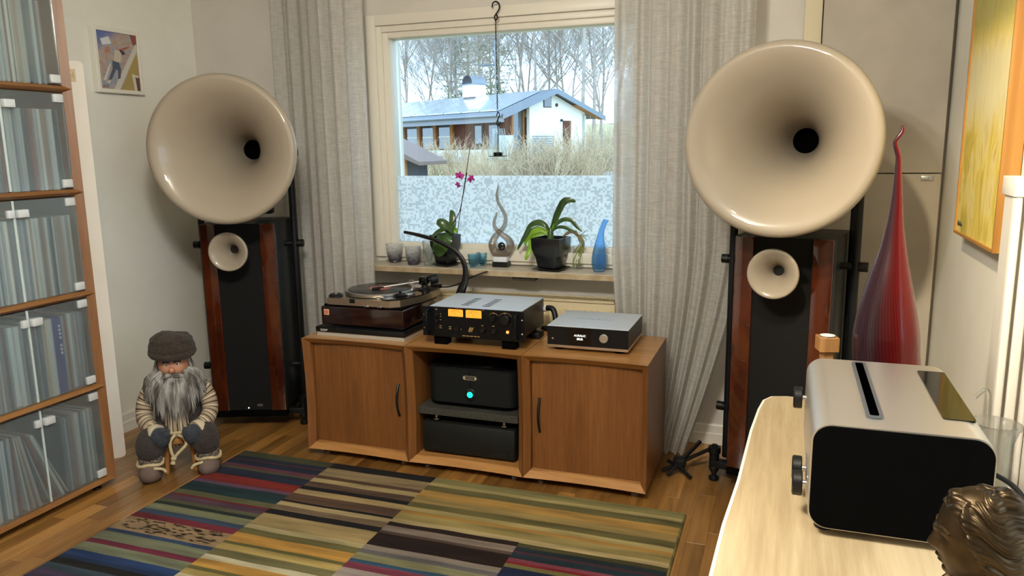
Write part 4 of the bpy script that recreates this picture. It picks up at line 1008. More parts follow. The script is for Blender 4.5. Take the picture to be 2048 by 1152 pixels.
gs = thing('stone_shelf', 'speckled dark granite slab standing on chrome cones', 'shelf slab', (-1.292, 2.975, lz))
m_granite = M('granite', '#4a4a44', .35, color2='#2c2d2a', scale=120, detail=6)
MB().rbox((-.238, 0, .038), (.238, .385, .070), .0012, 1).build('slab', m_granite, gs)
for sx in (-.162, .165):
    for yy in (.03, .33): MB().lathe([(.004, 0), (.016, .010), (.016, .016), (.007, .018), (.007, .030), (.010, .031), (.010, .0385)], 20, (sx, yy, 0)).build('cone_foot', m_chrome, gs)
up = thing('tube_amplifier', 'dark amplifier with round green lamp on the granite slab', 'amplifier', (-1.290, 3.015, lz + .070))
mb = MB(); mb.prism(rrect(-.215, 0, .215, .35, .05, 8), .020, .178, 'Z'); mb.build('case', M('slate_blue_black', '#12181c', .45, .2), up)
mb = MB(); mb.prism(rrect(-.20, .012, .20, .34, .05, 8), 0, .021, 'Z'); mb.build('base', m_black_matte, up)
mb = MB(); mb.prism(rrect(-.205, .008, .205, .345, .05, 8), .178, .183, 'Z'); mb.build('top_plate', m_black, up)
MB().lathe([(.13, .183), (.13, .189), (.12, .192), (.02, .192)], 40, (.03, .17, 0)).build('round_lid', M('lid_black', '#10161a', .2, .4), up)
MB().box((-.0012, -.0008, .03), (.0012, .001, .17)).build('centre_seam', m_black_matte, up, smooth=False)
pl = MB(); pl.prism(rrect(-.034, .132, .034, .152, .0095, 6), -.003, .001, 'Y'); pl = pl.build('name_plate', m_chrome, up)
mb = MB(); mb.prism(rrect(-.020, .1355, .020, .1485, .003, 3), -.0036, -.002, 'Y'); mb.build('plate_field', m_black, pl)
mb = MB()
for i in range(8): mb.box((-.018 + i * .0046, -.0042, .1385), (-.0155 + i * .0046, -.003, .1455))
mb.build('plate_print', M('plate_print', '#8a8a88', .4, .6), pl, smooth=False)
for sx in (-.027, .027): MB().ball((sx, -.003, .142), (.003, .0015, .003), 8, 6).build('rivet', m_white_print, pl)
gl = MB().lathe([(.027, 0), (.027, .003), (.024, .005)], 36, mat=Matrix.Translation((.0, 0, .066)) @ RX(pi / 2, 4, 'X')).build('lamp_ring', m_black, up)
MB().lathe([(.0135, .004), (.0135, .007)], 28, mat=Matrix.Translation((.0, 0, .066)) @ RX(pi / 2, 4, 'X')).build('green_lamp', M('green_lamp', '#1fffe0', .4, emit='#18f0d0', estr=1.1), gl)
for i in range(6):
    a = pi / 3 * i; MB().ball((.021 * cos(a), -.0055, .066 + .021 * sin(a)), .0013, 8, 6).build('ring_screw', m_chrome, gl)

# ------------------------------------------------------------------ desk lamp, its cable, radiator
dl = thing('desk_lamp', 'slim black curved reading lamp behind the preamplifier', 'lamp', (-1.478, 3.368, TOPZ))
P = [(ony(x, y, 3.368) - V((-1.478, 3.368, TOPZ)), r) for x, y, r in ((930, 562, .0175), (931, 545, .014), (929, 530, .0135), (922, 515, .013), (910, 502, .012), (893, 491, .0115), (870, 480, .0105), (840, 471, .0095), (808, 464, .0075))]
base = [((0, 0, 0), .036), ((0, 0, .02), .035), ((0, 0, .10), .030), ((.0, 0, .16), .024)]
sp = smooth_path([(*p, r) for p, r in base] + [(*p, r) for p, r in P], 6)
MB().tube([p[:3] for p in sp], [p[3] for p in sp], 14, flat=.55, up=(0, 1, 0)).build('stem', m_black, dl)
tip = P[-1][0]; pre_ = P[-3][0]
MB().tube([pre_ + V((0, 0, -.008)), tip + V((.012, 0, -.006))], .004, 8, flat=.4, up=(0, 0, 1)).build('light_bar', M('led_cover', '#c9c6bc', .5), dl)
cc = thing('lamp_cable', 'thin black cable with inline switch hanging under the sill', 'cable', (-1.6, 3.458, .75))
wp = [ony(x, y, 3.458) - V((-1.6, 3.458, .75)) for x, y in ((850, 573), (866, 572), (884, 574), (900, 573), (918, 567), (940, 556), (962, 547), (975, 543))]
MB().tube(smooth_path(wp, 6), .0032, 8).build('cord', m_cable, cc)
a, b = ony(862, 572, 3.458), ony(883, 572, 3.458); o_ = V((-1.6, 3.458, .75))
MB().rbox(tuple(a - o_ - V((0, .01, .008))), tuple(b - o_ + V((0, .01, .008))), .004).build('inline_switch', m_cable, cc)
m_rad = M('radiator_cream', '#d9c9a3', .4)
rd = thing('radiator', 'cream panel radiator with ribbed front below the window sill', 'radiator', (-1.80, 3.535, .12))
RW = 1.046; RH = .577
MB().rbox((0, .012, 0), (RW, .03, RH - .010), .003).build('front_panel', m_rad, rd)
MB().rbox((0, .078, 0), (RW, .095, RH - .010), .003).build('rear_panel', m_rad, rd)
for xx in (0, RW - .004): MB().box((xx, .004, .02), (xx + .004, .1, RH)).build('side_cover', m_rad, rd, smooth=False)
rb = MB().rbox((-.0062, -.006, .05), (.0062, .016, RH - .048), .0053, 3).mesh('rib', m_rad)
for i in range(33): ob('rib', rb, rd, (.026 + i * .0311, .004, 0))
MB().box((0, .004, RH - .012), (RW, .012, RH)).build('top_rail', m_rad, rd, smooth=False); MB().box((0, .092, RH - .012), (RW, .100, RH)).build('top_rail', m_rad, rd, smooth=False)
g_ = MB()
for i in range(104): x = .006 + i * .01; g_.box((x, .012, RH - .010), (x + .004, .092, RH - .002))
tag(g_.build('top_grille', m_rad, rd, smooth=False), kind='stuff')
MB().cyl((RW - .03, .055, -.12), (RW - .03, .055, .02), .009, 10).build('pipe', m_rad, rd)
MB().cyl((.03, .055, -.12), (.03, .055, .02), .009, 10).build('pipe', m_rad, rd)

# ------------------------------------------------------------------ things on the window sill
SZ = .835
m_clear = blown_glass('clear_glass', '#fafdfd', .8); m_blueg = blown_glass('blue_glass', '#c4e4f2', .45); m_deep = blown_glass('deep_blue_glass', '#cbe6fd', .5)
def smoke_mat():
    m, N, L, B = _mat('smoke_ice_glass'); vec = _coords(N, L); sp_ = N.new('ShaderNodeSeparateXYZ'); L.new(vec, sp_.inputs[0])
    nz = N.new('ShaderNodeTexNoise'); nz.inputs['Scale'].default_value = 60; nz.inputs['Detail'].default_value = 6; L.new(vec, nz.inputs['Vector'])
    ma = N.new('ShaderNodeMath'); ma.operation = 'MULTIPLY_ADD'; ma.inputs[1].default_value = .07; L.new(nz.outputs['Fac'], ma.inputs[0]); L.new(sp_.outputs['Z'], ma.inputs[2])
    r = _ramp(N, [(.05, '#6a6570'), (.085, '#b9b8bc'), (.12, '#eeeeea')]); L.new(ma.outputs[0], r.inputs['Fac']); L.new(r.outputs[0], B.inputs['Base Color'])
    B.inputs['Roughness'].default_value = .18; B.inputs['Transmission Weight'].default_value = .35
    tl = N.new('ShaderNodeBsdfTranslucent'); L.new(r.outputs[0], tl.inputs['Color']); mx = N.new('ShaderNodeMixShader'); mx.inputs[0].default_value = .5
    L.new(B.outputs[0], mx.inputs[1]); L.new(tl.outputs[0], mx.inputs[2]); L.new(mx.outputs[0], N['Material Output'].inputs['Surface']); return m
m_smoke = smoke_mat()
def tumbler(name, prof, th, m, loc, label, cat, group=None, n=32):
    inner = [(max(r - th, .002), z) for r, z in reversed(prof) if z > prof[0][1] + th * 1.5]; inner.append((.002, prof[0][1] + th * 1.5))
    return tag(MB().lathe(prof + inner, n).build(name, m, None, loc=loc, ang=50), label, cat, group)
c = onz(790, 524, SZ); tumbler('candle_cup', [(.026, 0), (.030, .004), (.028, .010), (.036, .022), (.042, .050), (.044, .085), (.0475, .096), (.046, .098)], .005, m_smoke, (c.x, c.y, SZ), 'smoke grey glass cup nearest the left curtain', 'glass cup')
c = onz(826, 529, SZ); tumbler('candle_cup', [(.026, 0), (.030, .004), (.028, .010), (.034, .022), (.039, .050), (.0405, .085), (.043, .094), (.0415, .096)], .005, m_smoke, (c.x, c.y + .005, SZ), 'smoke grey glass cup between the other cup and a clear glass', 'glass cup')
c = onz(857, 531, SZ); tumbler('drinking_glass', [(.028, 0), (.031, .003), (.033, .09), (.034, .128), (.033, .129)], .003, blown_glass('etched_glass', '#f4f8fa', .6, .2), (c.x, c.y + .012, SZ), 'clear etched glass behind the lamp arm beside the flowering orchid', 'glass')
for px, py, dy, lb in ((945, 535, .008, 'small blue glass next to the flowering orchid pot'), (964, 531, .0, 'small blue glass next to the flame sculpture')):
    c = onz(px, py, SZ); tumbler('blue_glass', [(.019, 0), (.021, .003), (.0215, .016), (.024, .04), (.027, .066), (.0265, .067)], .004, m_blueg, (c.x, c.y + dy, SZ), lb, 'glass')
# blue leaning bottle vase
bt = thing('bottle_vase', 'blue glass bottle vase with a bent neck by the right curtain', 'vase', (*onz(1198, 543, SZ).xy, SZ))
pr = smooth_path([(0, .024, 0), (0, .027, .004), (0, .033, .02), (0, .0365, .045), (.001, .034, .085), (.003, .027, .125), (.006, .0175, .165), (.012, .0145, .20), (.024, .0135, .232), (.034, .0135, .250)], 4)
mb = MB(); nn = 28; vs = []; fs = []
rows = [(x, r, z) for x, r, z in pr] + [(x, r - .0025, z) for x, r, z in reversed(pr) if z > .012]
for x, r, z in rows:
    for k in range(nn): a = 2 * pi * k / nn; vs.append((x + r * cos(a), r * sin(a), z - (.25 * r * cos(a) if z > .235 else 0)))
for i in range(len(rows) - 1):
    for k in range(nn): q, q2 = i * nn + k, i * nn + (k + 1) % nn; fs.append((q, q2, q2 + nn, q + nn))
fs += [tuple(range(nn - 1, -1, -1)), tuple(range((len(rows) - 1) * nn, len(rows) * nn))]
mb.add(vs, fs); mb.build('bottle', m_deep, bt, ang=60)
# flame sculpture
sc = thing('glass_sculpture', 'twisted flame glass sculpture on white and black base', 'sculpture', (*onz(1003, 533, SZ).xy, SZ))
so = V(sc.location); SYl = so.y
MB().rbox((-.040, -.026, 0), (.040, .026, .026), .001, 1).build('black_base', m_black, sc); MB().rbox((-.036, -.023, .026), (.036, .023, .052), .002).build('white_base', M('frosted_base', '#dfe3ee', .25), sc)
k = 1 / 6.067
def sp3(pts): 
    out = []
    for x, y, r, dy in pts: q = ony(960 + x * k, 360 + y * k, SYl) - so; out.append((q.x, dy, q.z, r * k / 400 * 1.0))
    return out
def smoked():
    m, N, L, B = _mat('smoked_clear_glass'); B.inputs['Base Color'].default_value = lin('#b0a69c'); B.inputs['Roughness'].default_value = .03; B.inputs['Transmission Weight'].default_value = .85; B.inputs['IOR'].default_value = 1.45; B.inputs['Coat Weight'].default_value = .6
    return m
m_sm = smoked()
strA = sp3([(222, 55, 4, .0), (215, 110, 12, .0), (205, 180, 19, .0), (220, 270, 20, .0), (262, 350, 22, .004), (298, 430, 24, .008), (300, 510, 26, .010), (272, 580, 30, .012), (215, 650, 36, .012), (165, 710, 44, .010), (150, 790, 50, .0), (185, 870, 54, .0), (260, 900, 52, .0), (340, 870, 50, .0), (372, 790, 48, .0), (350, 720, 42, -.008), (290, 665, 34, -.014), (225, 610, 28, -.016), (185, 550, 22, -.014), (185, 480, 18, -.010), (205, 420, 12, -.006), (205, 360, 3, -.004)])
sa = smooth_path(strA, 6); MB().tube([p[:3] for p in sa], [max(p[3], .001) for p in sa], 16).build('flame_loop', m_sm, sc)
hc = ony(960 + 262 * k, 360 + 805 * k, SYl) - so
MB().ball((hc.x, 0, hc.z), (.020, .012, .022), 20, 12).build('dark_core', M('core_black', '#0a0d10', .08, coat=1), sc)
# lacquer square pots
m_pot = M('pot_black', '#0d1013', .30, coat=.3); m_leaf = M('orchid_leaf', '#2e4a22', .32, color2='#436231', scale=14, coat=.3); m_leaf2 = M('orchid_leaf_light', '#6d9a28', .4, color2='#88b13a', scale=10); m_stem = M('orchid_stem', '#2b2220', .6); m_bark = M('orchid_bark', '#4a3a2a', .9, color2='#6b573f', scale=60)
def pot(parent, wt, wb, h, rz):
    R = RX(rz, 4, 'Z'); mb = MB(); vs = []; rows = [(0, wb * .90), (.004, wb), (.35 * h, wb * 1.16), (.65 * h, wt * .97), (h, wt), (h, wt - .012), (h * .86, wt - .016)]
    for z, w_ in rows:
        for p in rrect(-w_ / 2, -w_ / 2, w_ / 2, w_ / 2, .006, 3): vs.append(tuple(R @ V((p[0], p[1], z + .010))))
    n_ = 16; fs = [(i * n_ + j, i * n_ + (j + 1) % n_, (i + 1) * n_ + (j + 1) % n_, (i + 1) * n_ + j) for i in range(len(rows) - 1) for j in range(n_)] + [tuple(range(n_ - 1, -1, -1))]
    mb.add(vs, fs); p_ = mb.build('pot', m_pot, parent, ang=40)
    ws = wb * 1.45; mb = MB(); vs = []
    for z, w_ in ((0, wb * .92), (.003, wb * 1.0), (.010, ws), (.012, ws), (.006, wb * .98)):
        for p in rrect(-w_ / 2, -w_ / 2, w_ / 2, w_ / 2, .004, 3): vs.append(tuple(R @ V((p[0], p[1], z))))
    fs = [(i * n_ + j, i * n_ + (j + 1) % n_, (i + 1) * n_ + (j + 1) % n_, (i + 1) * n_ + j) for i in range(4) for j in range(n_)] + [tuple(range(n_ - 1, -1, -1)), tuple(range(4 * n_, 5 * n_))]
    mb.add(vs, fs); mb.build('saucer', m_pot, parent, ang=40)
    w_ = wt - .018; MB().add([tuple(R @ V((a * w_ / 2, b * w_ / 2, h * .88 + .010))) for a, b in ((-1, -1), (1, -1), (1, 1), (-1, 1))], [(0, 1, 2, 3)]).build('bark_mulch', m_bark, parent)
    for sx in (-.27, .27):                         # pressed scrolls on the faces
        for zz in (.38, .68):
            for face in (0, 1):
                hwz = (wb * 1.16 + (wt - wb * 1.16) * (zz - .3) / .5) / 2 + .0006
                pts = [(sx * wt + .016 * cos(t * .5) * (1 - t / 18), zz * h + .010 + .016 * sin(t * .5) * (1 - t / 18)) for t in range(14)]
                q = [V((a, -hwz, b)) if face == 0 else V((hwz, a, b)) for a, b in pts]
                MB().tube([tuple(R @ v) for v in q], .0013, 5).build('scroll_relief', m_pot, p_)
def leaf(parent, pts, wid, m, up=(0, 0, 1), cup=.25, name='leaf'):
    """pts: spine in local coords; a strap leaf with a folded midrib and real thickness"""
    sp_ = [V(p) for p in smooth_path(pts, 5)]; n_ = len(sp_); mb = MB(); U = V(up); rows = []
    for i, p in enumerate(sp_):
        t = i / (n_ - 1); d = (sp_[min(i + 1, n_ - 1)] - sp_[max(i - 1, 0)]).normalized(); s_ = d.cross(U); s_ = s_.normalized() if s_.length > 1e-4 else V((1, 0, 0)); nrm = s_.cross(d).normalized()
        w_ = wid * (sin(pi * (.10 + .87 * t)) ** .62) * (.55 + .45 * min(1, t * 3)); w_ = max(w_, .0006)
        rows.append([p + s_ * w_ * a + nrm * (cup * w_ * a * a) for a in (-1, -.5, 0, .5, 1)] + [p + s_ * w_ * a + nrm * (cup * w_ * a * a - .0022 * (1 - .6 * abs(a))) for a in (1, .5, 0, -.5, -1)])
    vs = [v for r in rows for v in r]; fs = [(i * 10 + j, i * 10 + (j + 1) % 10, (i + 1) * 10 + (j + 1) % 10, (i + 1) * 10 + j) for i in range(n_ - 1) for j in range(10)] + [tuple(range(9, -1, -1)), tuple(range((n_ - 1) * 10, n_ * 10))]
    mb.add(vs, fs); return mb.build(name, m, parent, ang=60)
o1 = thing('flowering_orchid', 'magenta orchid with one tall stake in a black square pot', 'potted plant', (*onz(897, 529, SZ).xy, SZ)); ol = V(o1.location); o1.location.y = 3.568; ol.y = 3.568
pot(o1, .118, .078, .150, radians(-14))
def L1(px, py, dy=0.): q = ony(px, py, 3.568 + dy) - ol; return (q.x, dy, q.z)
for pts, wd, mm, u_ in (([L1(903, 468, -.02), L1(894, 455, -.04), L1(882, 446, -.05), L1(873, 445, -.05)], .026, m_leaf, (.3, -.9, .4)), ([L1(904, 468, .0), L1(905, 450, .0), L1(905, 432, .01), L1(902, 420, .01)], .018, m_leaf, (.5, -.8, .2)), ([L1(903, 469, -.03), L1(890, 460, -.07), L1(875, 466, -.10), L1(862, 476, -.11)], .020, m_leaf, (0, -.5, .9)),
                         ([L1(900, 468, -.03), L1(896, 474, -.075), L1(888, 488, -.085), L1(880, 503, -.08), L1(874, 512, -.075)], .030, m_leaf2 if False else m_leaf, (.6, -.8, .1)), ([L1(900, 468, -.04), L1(886, 474, -.085), L1(874, 488, -.09), L1(868, 504, -.085)], .022, m_leaf, (.4, -.9, .0)), ([L1(905, 466, .01), L1(912, 460, -.02), L1(910, 466, -.03)], .012, m_leaf2, (0, -1, .2))): leaf(o1, pts, wd, mm, u_)
MB().tube(smooth_path([L1(894, 468), L1(905, 448), L1(917, 428), L1(922, 412), L1(927, 385), L1(931, 362), L1(934, 345)], 5), .0022, 7).build('flower_stem', m_stem, o1)
MB().tube([L1(914, 469), L1(940, 296)], .0019, 7).build('support_stake', m_stem, o1)
m_pet = M('orchid_petal', '#a8207e', .5, color2='#c23c9a', scale=40); m_lip = M('orchid_lip', '#6a1040', .5)
def flower(px, py, s_, rot, tilt):
    c_ = V(L1(px, py, -.012)); st_ = V(L1(930 if px < 930 else 933, py + 6, 0)); f = MB(); f.tube([st_, (st_ + c_) / 2 + V((0, 0, .004)), c_], .0013, 6); fl = f.build('flower', m_stem, o1)
    R = Matrix.Translation(c_) @ RX(tilt, 4, 'Z') @ RX(rot, 4, 'Y')
    for i, (a, w_, l_) in enumerate(((90, .6, 1.0), (215, .55, .95), (325, .55, .95), (20, .95, 1.0), (160, .95, 1.0))):
        a = radians(a); d = V((cos(a), -.12, sin(a))); pts = [tuple(R @ (d * s_ * t * l_ + V((0, -.15 * s_ * t * t if i > 2 else .05 * s_, 0)))) for t in (.05, .35, .7, 1.0)]
        leaf(fl, pts, s_ * .42 * w_, m_pet, tuple(R.to_3x3() @ V((0, -1, 0))), .15, 'petal')
    MB().ball((0, 0, 0), (s_ * .18, s_ * .22, s_ * .24), 10, 8, lambda p: R @ (p + V((0, -.012 * s_ / .02, -.15 * s_)))).build('lip', m_lip, fl)
flower(919, 352, .024, .2, .5); flower(943, 358, .023, -.5, -.3); flower(915, 370, .017, .9, 1.0)
o2 = thing('strap_leaf_orchid', 'orchid without flowers, long arching leaves, black square pot', 'potted plant', (*onz(1107, 537, SZ).xy, SZ)); o2.location.y = 3.566; ol2 = V(o2.location)
pot(o2, .150, .100, .150, radians(-9))
def L2(px, py, dy=0.): q = ony(px, py, 3.566 + dy) - ol2; return (q.x, dy, q.z)
for pts, wd, mm, u_ in (([L2(1101, 470), L2(1106, 450), L2(1115, 425), L2(1126, 405), L2(1140, 401), L2(1151, 404)], .019, m_leaf, (.8, -.6, .3)), ([L2(1103, 468), L2(1112, 450), L2(1126, 440), L2(1142, 441), L2(1152, 452), L2(1164, 463)], .012, m_leaf, (.2, -.8, .6)),
                        ([L2(1102, 466), L2(1114, 456), L2(1128, 455), L2(1142, 461), L2(1153, 465)], .010, m_leaf, (0, -.7, .7)), ([L2(1100, 466), L2(1092, 452), L2(1077, 446), L2(1062, 452), L2(1053, 468), L2(1042, 488), L2(1035, 499)], .018, m_leaf, (-.4, -.7, .5)),
                        ([L2(1100, 468), L2(1086, 460), L2(1072, 460), L2(1060, 468), L2(1053, 480), L2(1050, 492)], .017, m_leaf2, (-.3, -.9, .2)), ([L2(1100, 470), L2(1085, 466), L2(1070, 470), L2(1063, 480), L2(1062, 495, -.03), L2(1055, 510, -.05), L2(1051, 520, -.05)], .016, m_leaf2, (.2, -.9, .1)), ([L2(1101, 470), L2(1103, 456), L2(1106, 446)], .009, m_leaf2, (0, -1, 0))): leaf(o2, pts, wd, mm, u_)
MB().tube([L2(1101, 478), L2(1101, 466), L2(1102, 456)], [.017, .016, .008], 10).build('crown', m_leaf, o2)
m_root = M('pale_root', '#8b8560', .7, color2='#6d5a4a', scale=30); m_rootg = M('wet_root', '#a9b04a', .5, color2='#7f7a3c', scale=40)
rt_ = random.Random(5)
for i in range(5):
    pts = [L2(1125, 473), L2(1136 + i, 468 - i * 1.5), L2(1146 + 2 * i, 464 + i * 2, -.02), L2(1156 + 3 * i * .7, 470 + 4 * i, -.03)]; MB().tube(smooth_path(pts, 5), [.003] * 16, 6).build('air_root', m_root, o2)
rg = tag(MB().lathe([(.026, 0), (.029, .003), (.029, .112), (.028, .113), (.0265, .112), (.0265, .006), (.002, .005)], 32).build('root_glass', m_clear, None, loc=(*onz(1156, 537, SZ).xy, SZ), ang=50), 'clear glass with green orchid roots beside the square pot', 'glass')
rl = V(rg.location); rl.y = rg.location.y
def L3(px, py, dy=0.): q = ony(px, py, rl.y + dy) - rl; return (max(-.021, min(.021, q.x)) if q.z < .115 else q.x, dy, max(q.z, .009))
rc = thing('orchid_cutting', 'bundle of trailing orchid roots standing in the clear glass', 'plant', rl)
for i in range(11):
    j = rt_.uniform(-1, 1); pts = [L3(1148 + i * .6, 464 + rt_.uniform(-3, 3), .0), L3(1160 + j * 3, 472 + i, -.01), L3(1164 + j * 5, 488, rt_.uniform(-.01, .01)), L3(1156 + j * 8, 505, rt_.uniform(-.014, .014)), L3(1150 + j * 12, 522, rt_.uniform(-.014, .014)), L3(1150 + j * 14, 532 + rt_.uniform(-3, 3), rt_.uniform(-.012, .012))]
    MB().tube(smooth_path(pts, 5), rt_.uniform(.0016, .0028), 6).build('root', m_rootg if i % 3 else m_root, rc)
for dx, dy_ in ((12, -9), (16, 2), (-10, -2), (14, 10)):
    MB().tube(smooth_path([L3(1160, 470), L3(1160 + dx * .6, 470 + dy_ * .5), L3(1160 + dx, 470 + dy_)], 4), .0016, 6).build('root', m_root, rc)

# hanging candle lantern
ln = thing('hanging_lantern', 'clear glass candle lantern hanging on a chain before the window', 'lantern', (-1.362, 3.60, 1.355))
def LL(px, py): q = ony(px, py, 3.60) - V(ln.location); return (q.x, 0, q.z)
m_iron = M('black_iron', '#0c0d0e', .5, .4)
MB().tube(smooth_path([LL(984, 15), LL(986, 6), LL(992, 3), LL(998, 8), LL(998, 18), LL(992, 28), LL(989, 34), LL(991, 40), LL(995, 36), LL(993, 29)], 6), .0035, 8).build('s_hook', m_iron, ln)
z0, z1 = LL(991, 40)[2], LL(995, 222)[2]; nl = 46; step = (z0 - z1) / nl
for i in range(nl):
    cz = z0 - step * (i + .5); x_ = LL(991 + 4 * (i + .5) / nl, 100)[0] * 0 + (LL(991, 40)[0] * (1 - (i + .5) / nl) + LL(995, 222)[0] * (i + .5) / nl)
    a_ = 0 if i % 2 else pi / 2
    MB().tube([(x_ + .0034 * cos(t) * cos(a_), .0034 * cos(t) * sin(a_), cz + step * .72 * sin(t)) for t in [2 * pi * j / 10 for j in range(11)]], .0011, 5, cap=False).build('chain_link', m_iron, ln)
MB().tube(smooth_path([LL(993, 232), LL(996, 224), LL(999, 230), LL(996, 238), LL(993, 246), LL(996, 252), LL(1000, 248), LL(1000, 243)], 5), .0026, 8).build('s_hook', m_iron, ln)
cx = LL(996, 300)[0]
MB().lathe([(.052, .006), (.0545, .008), (.036, .165), (.0345, .165), (.0525, .012)], 36, (cx, 0, 0), cap=False).build('glass_cone', blown_glass('lantern_glass', '#fbfdfd', .9), ln)
for s_ in (-1, 1): MB().tube([(cx + .003, s_ * .002, LL(0, 250)[2] * 0 + .215), (cx + .004 * s_, 0, .05)], .0014, 6).build('rod', m_iron, ln)
MB().lathe([(.045, .030), (.045, .033), (.023, .033), (.023, .050), (.021, .050), (.021, .036)], 28, (cx, 0, 0)).build('candle_plate', m_iron, ln)
MB().lathe([(.020, .034), (.020, .048)], 24, (cx, 0, 0)).build('tea_candle', M('candle_wax', '#d8d2c2', .5), ln)

# ------------------------------------------------------------------ small stool and the gnome doll on it
G0 = V((-2.592, 2.650, 0)); GR = radians(38)
m_stool = wood('stool_pine', '#8a5a2c', '#a8743c', 'Z', .5, 60)
stool = thing('stool', 'small wooden stool under the bearded gnome', 'stool', G0, GR)
SH = .165
MB().rbox((-.085, -.10, SH - .03), (.085, .085, SH), .006, 3).build('seat', wood('stool_seat', '#94632f', '#b58346', 'X', .5, 60), stool)
for sx in (-1, 1):
    for sy in (-1, 1): MB().cyl((sx * .052, sy * .062 - .01, SH - .028), (sx * .062, sy * .072 - .01, 0), .0135, 12, .012).build('leg', m_stool, stool)

gn = thing('gnome_doll', 'sitting gnome doll with a grey beard, fur cap and striped shirt', 'doll', G0, GR)
def fuzzy(name, c, c2, sc=90, b=.9): return M(name, c, .95, color2=c2, scale=sc, bump=b, bscale=260, sheen=.08, detail=6)
m_fur = fuzzy('brown_fur', '#2c241f', '#42372e'); m_vest = fuzzy('dark_vest', '#2b2521', '#3b332d'); m_trouser = fuzzy('grey_brown_felt', '#2d2726', '#403937'); m_boot = M('boot_suede', '#5d4d45', .85, color2='#70605a', scale=12, bump=.3, bscale=40)
m_mitt = fuzzy('blue_grey_mitten', '#2b2f38', '#3c424c', 60); m_skin = M('doll_skin', '#a9745a', .6, color2='#c08e70', scale=14); m_rope = M('cotton_rope', '#cdbd9a', .8, color2='#b5a37d', scale=70); m_tweed = M('tweed_sock', '#2d2926', .95, color2='#8d8374', scale=170, lo=.45, hi=.55, bump=.5, bscale=300)
m_beard = M('grey_beard', '#a3a09c', .75, color2='#4a4642', scale=34, stretch=(1, 1, .16), lo=.38, hi=.62)
def striped(name, axis, freq, thin=.3):
    m, N, L, B = _mat(name); tc = N.new('ShaderNodeUVMap'); sp_ = N.new('ShaderNodeSeparateXYZ'); L.new(tc.outputs[0], sp_.inputs[0])
    mu = N.new('ShaderNodeMath'); mu.operation = 'MULTIPLY'; mu.inputs[1].default_value = freq; L.new(sp_.outputs[axis], mu.inputs[0]); fr = N.new('ShaderNodeMath'); fr.operation = 'FRACT'; L.new(mu.outputs[0], fr.inputs[0])
    r = _ramp(N, [(0, '#3a2d26'), (.10, '#a8987f'), (.42, '#a8987f'), (.44, '#4a3a30'), (.58, '#4a3a30'), (.60, '#b6a288'), (.70, '#3a2d26'), (.76, '#c9b9a0')], 'CONSTANT'); L.new(fr.outputs[0], r.inputs['Fac']); L.new(r.outputs[0], B.inputs['Base Color']); B.inputs['Roughness'].default_value = .9
    return m
def uv_tube(name, pts, m, parent, n=20, wob=0., seed=0):
    """tapered tube with u around, v along, for striped cloth"""
    sp_ = smooth_path(pts, 6); mb = MB(); mb.tube([p[:3] for p in sp_], [p[3] * (1 + wob * noise.noise(V((i * .7, seed, 0)))) for i, p in enumerate(sp_)], n); o = mb.build(name, m, parent, ang=70)
    uv = o.data.uv_layers.new(name='UVMap'); rows = len(sp_); lens = [0]
    for i in range(1, rows): lens.append(lens[-1] + (V(sp_[i][:3]) - V(sp_[i - 1][:3])).length)
    for p in o.data.polygons:
        idx = [o.data.loops[li].vertex_index for li in p.loop_indices]; us = [v % n for v in idx]; wrap = max(us) - min(us) > n / 2
        for li, v in zip(p.loop_indices, idx):
            u = v % n
            if wrap and u < n / 2: u += n
            uv.data[li].uv = (u / n, lens[v // n])
    return o
# local -y is the front, x to the doll's left as we look at it
torso = [(0, .02, .13, .105), (0, .015, .19, .118), (0, .01, .27, .112), (0, .01, .34, .102), (0, .012, .40, .085), (0, .012, .44, .05)]
uv_tube('shirt', torso, striped('shirt_stripes', 0, 14), gn, 40)
vb = MB()                                                     # vest, open at the front
def vest(u, v):
    a = radians(-58 + (360 - 64) * u); t = smooth_path(torso, 6); q = t[min(int((.25 + .62 * v) * (len(t) - 1)), len(t) - 1)]; r = q[3] + .012
    return (q[0] + r * sin(a) * 1.06, q[1] + r * cos(a), q[2])
def vest(u, v):
    a = radians(32 + 296 * u); t = smooth_path(torso, 6); q = t[min(int((.05 + .84 * v) * (len(t) - 1)), len(t) - 1)]; r = q[3] + .010 + .004 * sin(a * 5)
    return (q[0] + r * 1.04 * sin(a), q[1] - r * cos(a), q[2])
vb.grid(40, 20, vest); v_ = vb.build('vest', m_vest, gn, ang=180); sm = v_.modifiers.new('thick', 'SOLIDIFY'); sm.thickness = .010
